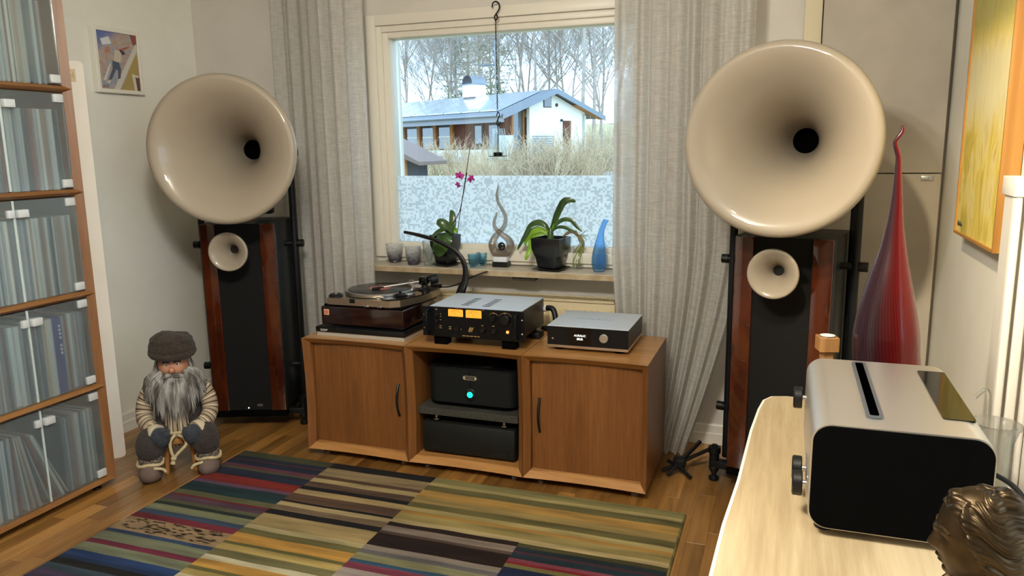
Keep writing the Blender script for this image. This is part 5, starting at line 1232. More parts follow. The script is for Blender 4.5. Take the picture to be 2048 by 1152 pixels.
for sx in (-1, 1):
    arm = [(sx * .078, .01, .405, .040), (sx * .125, .0, .375, .045), (sx * .165, -.01, .315, .046), (sx * .172, -.035, .255, .043), (sx * .140, -.085, .215, .040), (sx * .100, -.125, .200, .039)]
    uv_tube('sleeve', arm, striped('sleeve_stripes_%d' % sx, 1, 22), gn, 22, .06, sx)
    uv_tube('cuff', [(sx * .116, -.108, .205, .040), (sx * .100, -.126, .200, .047), (sx * .094, -.132, .198, .048)], M('cuff_cream', '#cfc3ab', .9), gn, 20)
    tiepts = [(sx * .125 + .045 * cos(t) * .5, -.098 + .02 * sin(t) * sx, .207 + .045 * sin(t)) for t in [2 * pi * i / 14 for i in range(15)]]
    MB().tube(tiepts, .006, 7, cap=False).build('cuff_tie', m_rope, gn)
    mb = MB(); c = V((sx * .072, -.152, .192))
    mb.ball(c, (.044, .040, .045), 20, 14, lambda p: p * 1.0 + V((0, 0, .004 * noise.noise(p * 30)))); mb.ball(c + V((-sx * .030, -.018, .018)), (.016, .016, .026), 12, 8); mb.build('mitten', m_mitt, gn)
    leg = [(sx * .055, .01, .165, .062), (sx * .085, -.055, .175, .066), (sx * .105, -.105, .165, .066), (sx * .115, -.122, .135, .060), (sx * .117, -.116, .112, .046), (sx * .117, -.112, .098, .038)]
    uv_tube('trouser_leg', leg, m_trouser, gn, 24, .07, sx + 5)
    uv_tube('sock', [(sx * .117, -.112, .118, .042), (sx * .117, -.114, .108, .050), (sx * .118, -.116, .086, .050), (sx * .118, -.116, .066, .044)], m_tweed, gn, 24)
    bt_ = MB(); bc = V((sx * .120, -.140, .036))
    bt_.ball(bc, (.050, .068, .044), 24, 14, lambda p: V((p.x + .004 * noise.noise(p * 25), p.y, max(.0, p.z * (1 + .05 * noise.noise(p * 40)))))); bt_.tube([(bc.x, bc.y + .022, .03), (bc.x, bc.y + .022, .078)], [.046, .047], 20); bt_.build('boot', m_boot, gn)
    tie = [(bc.x + .052 * cos(t), bc.y + .022 + .050 * sin(t), .075 + .005 * sin(3 * t)) for t in [2 * pi * i / 24 for i in range(25)]]
    MB().tube(tie, [.0065 * (1 + .25 * (i % 2)) for i in range(25)], 7, cap=False).build('boot_tie', m_rope, gn)
    MB().tube(smooth_path([(bc.x - sx * .02, bc.y - .036, .066), (bc.x - sx * .055, bc.y - .045, .062), (bc.x - sx * .068, bc.y - .048, .048)], 4), .0065, 7).build('tie_end', m_rope, gn)
MB().tube([(.122 * cos(t), .015 + .122 * sin(t), .185 - .004 * sin(t)) for t in [2 * pi * i / 30 for i in range(31)]], .007, 8, cap=False).build('rope_belt', m_rope, gn)
for pts in ([(-.01, -.112, .186), (-.03, -.135, .165), (-.028, -.15, .13), (-.02, -.152, .095)], [(.0, -.112, .186), (.03, -.14, .175), (.035, -.155, .15), (.0, -.155, .115), (-.02, -.153, .09)]):
    MB().tube(smooth_path(pts, 6), .0068, 8).build('rope_end', m_rope, gn)
MB().ball((-.020, -.153, .092), (.013, .011, .011), 10, 8).build('rope_knot', m_rope, gn)
MB().tube([(-.022, -.152, .088), (-.026, -.152, .068)], [.006, .011], 8).build('rope_tassel', m_rope, gn)
# head, face, ears
hd = MB()
hd.ball((0, -.010, .490), (.078, .078, .082), 32, 22, lambda p: V((p.x, p.y - .010 * math.exp(-((p.x / .03) ** 2) - ((p.z - .47) / .02) ** 2) + (.006 * (math.exp(-((abs(p.x) - .028) / .013) ** 2 - ((p.z - .503) / .010) ** 2)) if p.y < 0 else 0) - (.006 * math.exp(-((abs(p.x) - .042) / .018) ** 2 - ((p.z - .478) / .014) ** 2) if p.y < 0 else 0), p.z)))
hd = hd.build('head', m_skin, gn, ang=80)
MB().ball((0, -.096, .478), (.0165, .017, .0145), 16, 10).build('nose', M('nose_skin', '#b97f63', .5), hd)
for sx in (-1, 1):
    MB().ball((sx * .0125, -.088, .473), (.009, .010, .008), 12, 8).build('nostril', M('nose_skin2', '#b27a60', .5), hd)
    e = MB().ball((sx * .028, -.077, .501), (.0095, .007, .0075), 14, 10).build('eye', M('eye_white', '#d8cfc2', .2), hd)
    MB().ball((sx * .027, -.0825, .5005), (.0045, .0025, .0045), 12, 8).build('iris', M('iris_dark', '#2a221d', .1), e)
    MB().tube(smooth_path([(sx * .012, -.088, .512), (sx * .028, -.090, .518), (sx * .046, -.080, .512)], 4), [.004, .005, .006, .006, .006, .006, .005, .004, .003], 8).build('eyebrow', m_fur, hd)
    MB().ball((sx * .078, .0, .49), (.012, .016, .024), 12, 8).build('ear_flap', m_fur, hd)
# beard and moustache: tapered locks
br = random.Random(8); bd_ = MB()
for i in range(330):
    a = radians(br.uniform(-88, 88)); row = br.random(); z0 = .474 - .03 * row - .012 * cos(a) if abs(a) < .7 else .484 - .045 * row
    R0 = .070 + .016 * row; p0 = V((R0 * sin(a) * 1.05, -.012 - R0 * cos(a) * .98, z0 - .014))
    ln_ = (.075 + .085 * cos(a) ** 2) * br.uniform(.6, 1.15); out = V((sin(a) * .95, -cos(a), 0)); p = p0.copy(); pts = [p.copy()]; ph = br.uniform(0, 6.28)
    for k in range(6):
        t = (k + 1) / 6; p = p + V((out.x * (.030 * (1 - t) + .003), out.y * (.019 * (1 - t) - .001), -ln_ / 6 * (.75 + .5 * t))) + V((sin(ph + k * 1.3), cos(ph + k * 1.1), 0)) * .0028; pts.append(p.copy())
    bd_.tube(pts, [.0062, .0075, .0072, .0062, .0048, .003, .0008], 5, cap=False)
for sx in (-1, 1):
    for i in range(34):
        y0 = br.uniform(-.004, .006); p = V((sx * br.uniform(.002, .016), -.098 + y0, .456 + br.uniform(-.006, .003))); pts = [p.copy()]
        for k in range(6): t = (k + 1) / 6; p = p + V((sx * (.019 - .006 * t), .004 + .004 * t, .002 - .026 * t + br.gauss(0, .001))); pts.append(p.copy())
        bd_.tube(pts, [.004, .006, .0062, .0056, .0045, .003, .0008], 5, cap=False)
tag(bd_.build('beard', m_beard, gn, ang=80), kind='stuff')
hr = MB()
for i in range(110):
    a = radians(br.uniform(88, 272)); p = V((.080 * sin(a), -.01 - .080 * cos(a), .52)); pts = [p.copy()]
    for k in range(5): p = p + V((sin(a) * .006, -cos(a) * .006, -.020)) + V((br.gauss(0, .003), br.gauss(0, .003), 0)); pts.append(p.copy())
    hr.tube(pts, [.006, .007, .006, .005, .003, .001], 5, cap=False)
tag(hr.build('hair', m_beard, gn, ang=80), kind='stuff')
# fur cap: soft flat-topped crown over a turned-up band
cp = MB()
def cap_pt(u, v):
    a = 2 * pi * u; z = .534 + .100 * v; r = (.102 + .016 * sin(pi * min(1, v * 1.6))) if v < .62 else .104 * sqrt(max(0, 1 - ((v - .62) / .385) ** 2)) + .004
    p = V((r * cos(a) * 1.06, -.006 + r * sin(a), z + .010 * cos(a) * (-.6) * v)); return p * (1 + .018 * noise.noise(p * 22))
cp.grid(44, 20, cap_pt, wrap=True); top_ = [tuple(range(44 * 19, 44 * 20))]; cp.f += top_; cp.mi += [0]
cap = cp.build('fur_cap', m_fur, gn, ang=80)
bn = MB(); bn.tube([(.108 * cos(t) * 1.04, -.008 + .108 * sin(t), .546 + .010 * cos(t) * (-.3) - .008 * (sin(t) < 0) * -sin(t)) for t in [2 * pi * i / 40 for i in range(41)]], [.0165 * (1 + .12 * noise.noise(V((i * .6, 0, 0)))) for i in range(40)] + [.0165], 10, cap=False); bn.build('cap_band', m_fur, cap)

# slim the upper body: the doll is narrow in the shoulders and small in the head
SLIM = {'shirt': .80, 'vest': .78, 'sleeve': .80, 'cuff': .86, 'cuff_tie': .86, 'mitten': .92, 'rope_belt': .82, 'head': .84, 'beard': .78, 'hair': .80, 'fur_cap': .79}
def slim(o, f):
    if o.data.users == 1 or not o.data.get('slim'):
        for v in o.data.vertices: v.co.x *= f; v.co.y *= .5 + .5 * f
        o.data['slim'] = 1
    for c in o.children: slim(c, f)
for c in list(gn.children):
    f = SLIM.get(c.name.split('.')[0])
    if f: slim(c, f)

# ------------------------------------------------------------------ oak table and the things on it
TZ = .75
tb = thing('side_table', 'light oak table with rounded corner along the wall', 'table', (.18, 1.2, 0))
def tpt(x, y): return (x - .18, y - 1.2)
left = [tpt(*onz(x, y, TZ).xy) for x, y in ((1425, 1152), (1450, 1050), (1480, 960), (1505, 860), (1520, 818), (1530, 800), (1545, 793), (1575, 793), (1612, 797))]
outl = [(-.285, -.95)] + [(-.278, -.5), (-.270, -.2)] + left + [(.235, .935), (.252, .925), (.257, .90), (.257, -.95)]
def off(pts, d):
    n = len(pts); o = []
    for i in range(n):
        a, b, c = V(pts[i - 1]), V(pts[i]), V(pts[(i + 1) % n]); n1 = V(((b - a).y, -(b - a).x)).normalized(); n2 = V(((c - b).y, -(c - b).x)).normalized(); m_ = (n1 + n2); m_ = m_.normalized() if m_.length > 1e-6 else n1; o.append(tuple(b + m_ * d))
    return o
import itertools
area = sum(outl[i][0] * outl[(i + 1) % len(outl)][1] - outl[(i + 1) % len(outl)][0] * outl[i][1] for i in range(len(outl)))
sg = -1 if area > 0 else 1
MB().prism(outl, TZ - .028, TZ, 'Z').build('table_top', m_table, tb, ang=20)
ed = off(outl, .006); ar2 = sum(ed[i][0] * ed[(i + 1) % len(ed)][1] - ed[(i + 1) % len(ed)][0] * ed[i][1] for i in range(len(ed)))
if abs(ar2) < abs(area): ed = off(outl, -.006)
MB().prism(ed, TZ - .030, TZ - .0012, 'Z').build('edge_band', M('pale_edge', '#e6e0d4', .35), tb, ang=20)
for lx, ly in ((-.19, .82), (.20, .82), (-.19, -.88), (.20, -.88)): MB().rbox((lx - .025, ly - .025, 0), (lx + .025, ly + .025, TZ - .03), .003).build('leg', m_table, tb)
MB().box((-.19, .805, TZ - .10), (.20, .825, TZ - .028)).build('apron', m_table, tb, smooth=False)
MB().box((.19, -.88, TZ - .10), (.21, .82, TZ - .028)).build('apron', m_table, tb, smooth=False)

# record cleaning machine
RCX, RCY, RCZ = .197, 1.355, TZ
rc_ = thing('record_cleaner', 'silver tabletop machine with black end, top slot and knobs', 'record cleaner', (RCX, RCY, RCZ))
hw, dp, zb, zt = .140, .44, .014, .206
m_shell = M('satin_silver_shell', '#c3bdb3', .32, .75, bump=.03, bscale=900)
sec = rrect(-hw, zb, hw, zt, .034, 8)
mb = MB(); mb.prism(sec, .003, dp - .003, 'Y'); mb.build('body', m_shell, rc_)
for y0, y1 in ((-.0005, .004), (dp - .004, dp + .0005)):
    mb = MB(); mb.prism(rrect(-hw + .003, zb + .003, hw - .003, zt - .003, .031, 8), y0, y1, 'Y'); mb.build('end_panel', m_black_matte, rc_)
def onTop(px, py): q = onz(px, py, RCZ + zt); return (q.x - RCX, q.y - RCY)
a, b, c, d = onTop(1700, 726), onTop(1729, 726), onTop(1768, 838), onTop(1738, 841)
sx0, sx1, sy0, sy1 = (a[0] + d[0]) / 2, (b[0] + c[0]) / 2, (c[1] + d[1]) / 2, (a[1] + b[1]) / 2
mb = MB(); mb.prism(rrect(sx0, sy0, sx1, sy1, .010, 6), zt - .004, zt + .0035, 'Z'); sl = mb.build('slot_gasket', M('gasket_grey', '#4b4d50', .5), rc_)
mb = MB(); xm = (sx0 + sx1) / 2; mb.prism(rrect(xm - .0075, sy0 + .012, xm + .0075, sy1 - .012, .004, 4), zt + .001, zt + .0042, 'Z'); mb.build('slot', M('slot_dark', '#010101', 1.0, spec=0), sl)  # raised black pad standing in for the dark inside of the slot
a, b, c, d = onTop(1836, 743), onTop(1893, 746), onTop(1948, 845), onTop(1884, 838)
x0, x1, y0, y1 = (a[0] + d[0]) / 2, (b[0] + c[0]) / 2, (c[1] + d[1]) / 2, (a[1] + b[1]) / 2
x1 = min(x1, hw - .012)
mb = MB(); mb.prism(rrect(x0, y0, x1, y1, .006, 4), zt - .002, zt + .0018, 'Z'); mb.build('tank_lid', M('dark_mirror', '#3c3a34', .06, .9), rc_)
for yy, kz in ((.080, .060), (.150, .060), (.36, .135)):
    MB().tube([(-hw + .004, yy, kz), (-hw - .012, yy, kz)], .006, 12).build('knob_shaft', m_chrome, rc_)
    MB().tube([(-hw - .008, yy, kz), (-hw - .010, yy, kz), (-hw - .024, yy, kz), (-hw - .026, yy, kz)], [.022, .0235, .0235, .020], 28).build('knob', m_black, rc_)
mb = MB(); mb.prism(rrect(.055, .035, .175, .085, .006, 4), -hw - .001, -hw + .004, 'X'); mb.build('knob_plate', m_alu, rc_)
for fx in (-.11, .11):
    for fy in (.04, dp - .04): MB().lathe([(.016, 0), (.018, .015)], 18, (fx, fy, 0)).build('foot', m_rubber, rc_)
tk = thing('water_tank', 'clear plastic water cup behind the silver machine', 'container', (.388, 1.60, TZ))
MB().lathe([(.030, 0), (.032, .12), (.040, .145), (.044, .150), (.044, .156), (.039, .157), (.034, .148), (.029, .12), (.027, .004)], 28).build('cup', blown_glass('clear_plastic', '#f0f2f2', .7, .12), tk)
MB().tube(smooth_path([(-.018, .04, .01), (.0, .06, .1), (.0, .06, .175), (-.01, .05, .205), (-.03, .04, .19)], 5), .004, 8).build('tube', blown_glass('clear_tube', '#f4f6f6', .6, .1), tk)
cwp = [onx(x, y, .385) for x, y in ((2003, 912), (2015, 928), (2024, 950), (2028, 975))]
cord = thing('machine_cord', 'black power cord hanging behind the silver machine', 'cable', (.385, 1.45, TZ))
MB().tube(smooth_path([(-.05, .05, .09), (-.02, .03, .10), (.012, .0, .085), (.026, -.04, .05), (.030, -.075, .012), (.028, -.16, .0045), (.02, -.3, .0045)], 6), .0045, 10).build('cord', m_cable, cord)

# tea light holder
cl = thing('tea_light_holder', 'oak block candle holder on a square stem beside the vase', 'candle holder', (*onz(1646, 822, TZ).xy, TZ), radians(14))
m_oak = wood('oiled_oak', '#8f6234', '#b3824a', 'Z', .5, 70)
topz = ony(1646, 672, cl.location.y).z - TZ
MB().rbox((-.035, -.035, 0), (.035, .035, .018), .002).build('foot_block', m_oak, cl)
MB().rbox((-.0135, -.0135, .016), (.0135, .0135, topz - .03), .001, 1).build('stem', m_oak, cl)
MB().rbox((-.0235, -.0235, topz - .036), (.0235, .0235, topz), .001, 1).build('head_block', m_oak, cl)
tl = MB().lathe([(.019, 0), (.0195, .002), (.0195, .004), (.018, .004)], 28, (0, 0, topz - .001)).build('tea_light_cup', m_alu, cl)
MB().lathe([(.018, .0), (.018, .0025), (.004, .003)], 28, (0, 0, topz + .0005)).build('wax', M('white_wax', '#f1efe8', .5), tl)

# tall red vase with a twisted neck
def vase_mat():
    m, N, L, B = _mat('red_violet_striped_glass'); uv = N.new('ShaderNodeUVMap'); sp_ = N.new('ShaderNodeSeparateXYZ'); L.new(uv.outputs[0], sp_.inputs[0])
    # colour around the body: violet-grey on one half, red on the other; fine spiralling threads
    r = _ramp(N, [(0, '#3c0b0b'), (.10, '#2c1a22'), (.25, '#33232c'), (.42, '#2a161c'), (.52, '#520d09'), (.62, '#761206'), (.85, '#641006'), (1, '#3c0b0b')]); sh_ = N.new('ShaderNodeMath'); sh_.operation = 'ADD'; sh_.inputs[1].default_value = .75; L.new(sp_.outputs[0], sh_.inputs[0]); fr0 = N.new('ShaderNodeMath'); fr0.operation = 'FRACT'; L.new(sh_.outputs[0], fr0.inputs[0]); L.new(fr0.outputs[0], r.inputs['Fac'])
    mu = N.new('ShaderNodeMath'); mu.operation = 'MULTIPLY'; mu.inputs[1].default_value = 64; L.new(sp_.outputs[0], mu.inputs[0])
    m2 = N.new('ShaderNodeMath'); m2.operation = 'MULTIPLY_ADD'; m2.inputs[1].default_value = 9.0; L.new(sp_.outputs[1], m2.inputs[0]); L.new(mu.outputs[0], m2.inputs[2])
    fr = N.new('ShaderNodeMath'); fr.operation = 'FRACT'; L.new(m2.outputs[0], fr.inputs[0])
    lt_ = _ramp(N, [(0, (1, 1, 1, 1)), (.32, (1, 1, 1, 1)), (.5, (.45, .42, .46, 1)), (.8, (.45, .42, .46, 1)), (1, (1, 1, 1, 1))]); L.new(fr.outputs[0], lt_.inputs['Fac'])
    mx = N.new('ShaderNodeMix'); mx.data_type = 'RGBA'; mx.blend_type = 'MULTIPLY'; mx.inputs[0].default_value = .55; L.new(r.outputs[0], mx.inputs[6]); L.new(lt_.outputs[0], mx.inputs[7])
    L.new(mx.outputs[2], B.inputs['Base Color']); B.inputs['Roughness'].default_value = .25; B.inputs['Coat Weight'].default_value = .15; B.inputs['Coat Roughness'].default_value = .03; B.inputs['Specular IOR Level'].default_value = .3
    return m
vs_ = thing('drop_vase', 'tall red and violet glass vase with a twisted thin neck', 'vase', (*onz(1773, 838, TZ).xy, TZ)); VY = vs_.location.y; vo = V(vs_.location)
rows = []
for y, xl, xr in ((250, 1803, 1808), (262, 1800, 1810), (273, 1792, 1803), (283, 1786, 1796), (292, 1786, 1797), (305, 1789, 1801), (318, 1791, 1803), (350, 1788, 1804), (400, 1782, 1806), (450, 1772, 1808), (500, 1758, 1814), (560, 1735, 1824), (610, 1718, 1833), (660, 1706, 1840), (700, 1703, 1841), (730, 1705, 1841), (765, 1712, 1834), (800, 1728, 1819), (822, 1741, 1806), (830, 1748, 1799)):
    A, B_ = ony(xl, y, VY), ony(xr, y, VY); rows.append(((A.x + B_.x) / 2 - vo.x, max((A.z + B_.z) / 2 - TZ, 0), (B_.x - A.x) / 2))
rows.append((rows[-1][0], 0, rows[-1][2] * .9)); rows.reverse(); rows[1] = (rows[1][0], .004, rows[1][2])
spv = smooth_path(rows, 5); nn = 48; vsx = []; fs = []
for x, z, r in spv:
    for k in range(nn): a = 2 * pi * k / nn; vsx.append((x + r * cos(a), r * sin(a), z))
R_ = len(spv)
for i in range(R_ - 1):
    for k in range(nn): q, q2 = i * nn + k, i * nn + (k + 1) % nn; fs.append((q, q2, q2 + nn, q + nn))
fs += [tuple(range(nn - 1, -1, -1)), tuple(range((R_ - 1) * nn, R_ * nn))]
ov = MB().add(vsx, fs).build('vase_body', vase_mat(), vs_, ang=70); uv = ov.data.uv_layers.new(name='UVMap')
for p in ov.data.polygons:
    idx = [ov.data.loops[li].vertex_index for li in p.loop_indices]; us = [v % nn for v in idx]; wrap = max(us) - min(us) > nn / 2
    for li, v in zip(p.loop_indices, idx):
        u = v % nn
        if wrap and u < nn / 2: u += nn
        uv.data[li].uv = (u / nn, vsx[v][2])

# bronze head
bs = thing('bronze_bust', 'bronze woman head with wavy swept hair on the table', 'sculpture', (.268, 1.13, TZ))
m_bronze = M('patinated_bronze', '#33281b', .36, .8, color2='#4a3b27', scale=25)
HZ0, HZ1 = .084, .215                        # chin and crown above the table
def face_pt(u, v):
    """u around from the nose (0), v chin to crown; the nose points to -x"""
    a = 2 * pi * u; ca, sa = cos(a), sin(a); z = HZ0 + (HZ1 - HZ0) * v
    s_ = sqrt(max(0, 1 - ((v - .5) / .5) ** 2)) if v > .5 else (1 - .50 * ((.5 - v) / .5) ** 2.4)
    fr = .052 * s_ ** .75; bk = .060 * s_ ** .8 if v > .3 else .060 * s_ * (.35 + .65 * v / .3); wd = .046 * s_ ** .85
    rx = fr if ca > 0 else bk; x = -rx * ca; y = wd * sa; f = max(0, ca) ** 2
    g = lambda c, w: math.exp(-((v - c) / w) ** 2); ga = lambda c, w: math.exp(-((sa - c) / w) ** 2); dx = 0
    tip = math.exp(-((v - .335) / (.045 if v < .335 else .085)) ** 2)
    dx -= .0115 * tip * ga(0, .20) + .0035 * g(.46, .08) * ga(0, .16)                 # nose
    dx += .0060 * g(.465, .032) * (ga(.36, .17) + ga(-.36, .17)) - .0026 * g(.455, .016) * (ga(.38, .12) + ga(-.38, .12))   # sockets, lids
    dx -= .0035 * g(.535, .030) * ga(0, .8)                                           # brow
    dx -= .0042 * g(.215, .020) * ga(0, .26) + .0036 * g(.160, .020) * ga(0, .22) - .0034 * g(.188, .008) * ga(0, .3)        # lips
    dx += .0035 * g(.115, .022) * ga(0, .32); dx -= .0050 * g(.045, .05) * ga(0, .32)
    dx -= .0025 * g(.33, .08) * (ga(.6, .2) + ga(-.6, .2))
    return (x + dx * f, y, z)
mb = MB(); mb.grid(110, 84, face_pt, wrap=True); mb.f += [tuple(range(109, -1, -1)), tuple(range(110 * 83, 110 * 84))]; mb.mi += [0, 0]
mb.lathe([(.052, .0), (.055, .004), (.052, .012), (.036, .030), (.029, .055), (.030, .10)], 36, (.014, 0, 0))
mb.build('head', m_bronze, bs, ang=80)
for sy in (-1, 1):
    MB().tube(smooth_path([(-.0485, sy * .009, HZ0 + .0640), (-.0480, sy * .017, HZ0 + .0665), (-.0405, sy * .026, HZ0 + .0625)], 4), .0018, 8).build('eyelid', m_bronze, bs)
    MB().tube(smooth_path([(-.0505, sy * .009, HZ0 + .0730), (-.0485, sy * .018, HZ0 + .0765), (-.0415, sy * .029, HZ0 + .0715)], 4), .0019, 8).build('eyebrow', m_bronze, bs)
for sy in (-1, 1): MB().tube(smooth_path([(-.050, sy * .006, .016), (-.046, sy * .020, .035), (-.020, sy * .040, .060), (.015, sy * .046, .068)], 5), [.006] * 8 + [.007] * 8, 8).build('collar', m_bronze, bs)
def hairline(l): return radians(35 - 6 * min(1, l / .7) - 58 * max(0, min(1, (l - .7) / .65)) - 34 * max(0, min(1, (l - 1.35) / .5)))
def hair_pt(u, v):
    """one surface of combed waves: strands run along lines of constant flow from the forehead to the nape"""
    lam = 2 * pi * u; sy = 1 if lam <= pi else -1; l = lam if lam <= pi else 2 * pi - lam; bet = radians(-66 + 154 * v)
    flow = bet + .42 * l * .55 + .105 * sin(4.6 * l + 1.6 * bet) + .03 * sin(9 * l + 3 * bet + sy)
    lock = abs(sin(flow * 7.5 + .3 * sin(3 * l))); fine = abs(sin(flow * 23 + 1.5 * sin(2.2 * l + flow * 3)))
    cr = min(1, (radians(90) - bet) / .5 + .35)
    d = (.0042 * lock ** .7 + .0016 * fine) * cr + .0015 * sin(5 * l + 2 * bet)
    hl = hairline(l); roll = .0075 * math.exp(-((bet - hl - .22) / .17) ** 2) * (1 if l < 1.2 else max(0, 1 - (l - 1.2) / .4))
    k = 1.0 if bet > hl else max(.55, 1 - 2.6 * (hl - bet))
    ends = .010 * max(0, (-bet - .35)) * (l / pi)
    rx, ry, rz = (.0655 if cos(l) > 0 else .0585) + d + roll + ends, .0525 + d + roll * .7 + ends, .064 + d + roll
    p = V((-rx * cos(bet) * cos(l) * k, ry * cos(bet) * sin(l) * sy * k, rz * sin(bet) * (k if bet < hl else 1)))
    return V((.014, 0, .149)) + p
hr_ = MB(); hr_.grid(220, 170, hair_pt, wrap=True); hr_.f += [tuple(range(219, -1, -1)), tuple(range(220 * 169, 220 * 170))]; hr_.mi += [0, 0]
hr_.build('hair', m_bronze, bs, ang=180)

# painting on the right wall, white ribbed panel beneath it
def landscape():
    m, N, L, B = _mat('landscape_paint'); tc = N.new('ShaderNodeTexCoord'); sp_ = N.new('ShaderNodeSeparateXYZ'); L.new(tc.outputs['Generated'], sp_.inputs[0])
    mp = N.new('ShaderNodeMapping'); mp.inputs['Scale'].default_value = (1, 2.2, 1.3); L.new(tc.outputs['Generated'], mp.inputs[0])
    n1 = N.new('ShaderNodeTexNoise'); n1.inputs['Scale'].default_value = 3.2; n1.inputs['Detail'].default_value = 7; n1.inputs['Distortion'].default_value = 1.2; L.new(mp.outputs[0], n1.inputs['Vector'])
    mp2 = N.new('ShaderNodeMapping'); mp2.inputs['Scale'].default_value = (1, 26, 3.5); L.new(tc.outputs['Generated'], mp2.inputs[0])
    n2 = N.new('ShaderNodeTexNoise'); n2.inputs['Scale'].default_value = 2.2; n2.inputs['Detail'].default_value = 5; L.new(mp2.outputs[0], n2.inputs['Vector'])
    r1 = _ramp(N, [(.25, '#a89f45'), (.42, '#cdb54c'), (.52, '#e6d06a'), (.62, '#e4d79a'), (.75, '#cfa23c')]); L.new(n1.outputs['Fac'], r1.inputs['Fac'])
    r2 = _ramp(N, [(.3, '#99913c'), (.5, '#dcc45a'), (.7, '#efe2a4')]); L.new(n2.outputs['Fac'], r2.inputs['Fac'])
    mx = N.new('ShaderNodeMix'); mx.data_type = 'RGBA'; mx.inputs[0].default_value = .2; L.new(r1.outputs[0], mx.inputs[6]); L.new(r2.outputs[0], mx.inputs[7])
    # pale water through the middle, olive wood edge above, pale sky at the top
    ad = N.new('ShaderNodeMath'); ad.operation = 'MULTIPLY_ADD'; ad.inputs[1].default_value = .18; L.new(n1.outputs['Fac'], ad.inputs[0]); L.new(sp_.outputs[2], ad.inputs[2])
    rw = _ramp(N, [(.42, (0, 0, 0, 1)), (.55, (.8, .8, .8, 1)), (.66, (.75, .75, .75, 1)), (.74, (0, 0, 0, 1))]); L.new(ad.outputs[0], rw.inputs['Fac'])
    m3 = N.new('ShaderNodeMix'); m3.data_type = 'RGBA'; L.new(rw.outputs[0], m3.inputs[0]); L.new(mx.outputs[2], m3.inputs[6]); m3.inputs[7].default_value = lin('#e0d8b0')
    rt_2 = _ramp(N, [(.72, (0, 0, 0, 1)), (.80, (.7, .7, .7, 1)), (.93, (.7, .7, .7, 1)), (.96, (0, 0, 0, 1))]); L.new(ad.outputs[0], rt_2.inputs['Fac'])
    m4 = N.new('ShaderNodeMix'); m4.data_type = 'RGBA'; L.new(rt_2.outputs[0], m4.inputs[0]); L.new(m3.outputs[2], m4.inputs[6]); m4.inputs[7].default_value = lin('#95924a')
    L.new(m4.outputs[2], B.inputs['Base Color']); B.inputs['Roughness'].default_value = .5
    bp = N.new('ShaderNodeBump'); bp.inputs['Strength'].default_value = .3; bp.inputs['Distance'].default_value = .003; L.new(n2.outputs['Fac'], bp.inputs['Height']); L.new(bp.outputs[0], B.inputs['Normal']); return m
PX = .553; y1 = onx(1907, 460, PX).y; y0 = onx(1984, 508, PX).y; pz = onx(1907, 460, PX).z - .008; PH = .98
pt_ = thing('landscape_painting', 'yellow and olive landscape painting in a thin wooden frame', 'painting', (PX, (y0 + y1) / 2, pz))
hy = (y1 - y0) / 2; m_pf = wood('frame_pine', '#9a6a2e', '#c08c48', 'Z', .45, 26, big=1.2); m_pfy = wood('frame_pine_y', '#9a6a2e', '#c08c48', 'Y', .45, 26, big=1.2)
for ya, yb in ((-hy, -hy + .010), (hy - .010, hy)): MB().rbox((0, ya, 0), (.050, yb, PH), .001, 1).build('frame_side', m_pf, pt_)
for za, zb_ in ((0, .010), (PH - .010, PH)): MB().rbox((0, -hy + .01, za), (.050, hy - .01, zb_), .001, 1).build('frame_rail', m_pfy, pt_)
MB().box((.006, -hy + .010, .010), (.030, hy - .010, PH - .010)).build('canvas', landscape(), pt_, smooth=False)
sg_ = MB(); sx_ = hy - .03
for i in range(7): sg_.tube(smooth_path([(.0055, sx_ - i * .010, .030), (.0055, sx_ - .003 - i * .010, .030 + (.016 if i in (0, 2, 4) else .009)), (.0055, sx_ - .008 - i * .010, .030)], 3), .0012, 5)
sg_.build('painted_signature', M('signature_ink', '#1c2018', .6), pt_)
rp = thing('ribbed_panel', 'narrow white ribbed panel standing between table and painting wall', 'panel', (.592, 2.22, 0))
m_rib = M('white_rib', '#e6e2da', .45)
MB().rbox((-.066, -.004, 1.290), (.012, .12, 1.338), .002).build('cap', m_rib, rp)
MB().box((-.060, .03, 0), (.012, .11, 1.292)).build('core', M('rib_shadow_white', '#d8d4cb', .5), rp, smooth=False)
for i, (xa, xb, yy) in enumerate(((-.062, -.044, .0), (-.034, -.012, .004), (-.002, .011, .0))): MB().rbox((xa, yy, 0), (xb, .034, 1.292), .006, 3).build('rib', m_rib, rp)

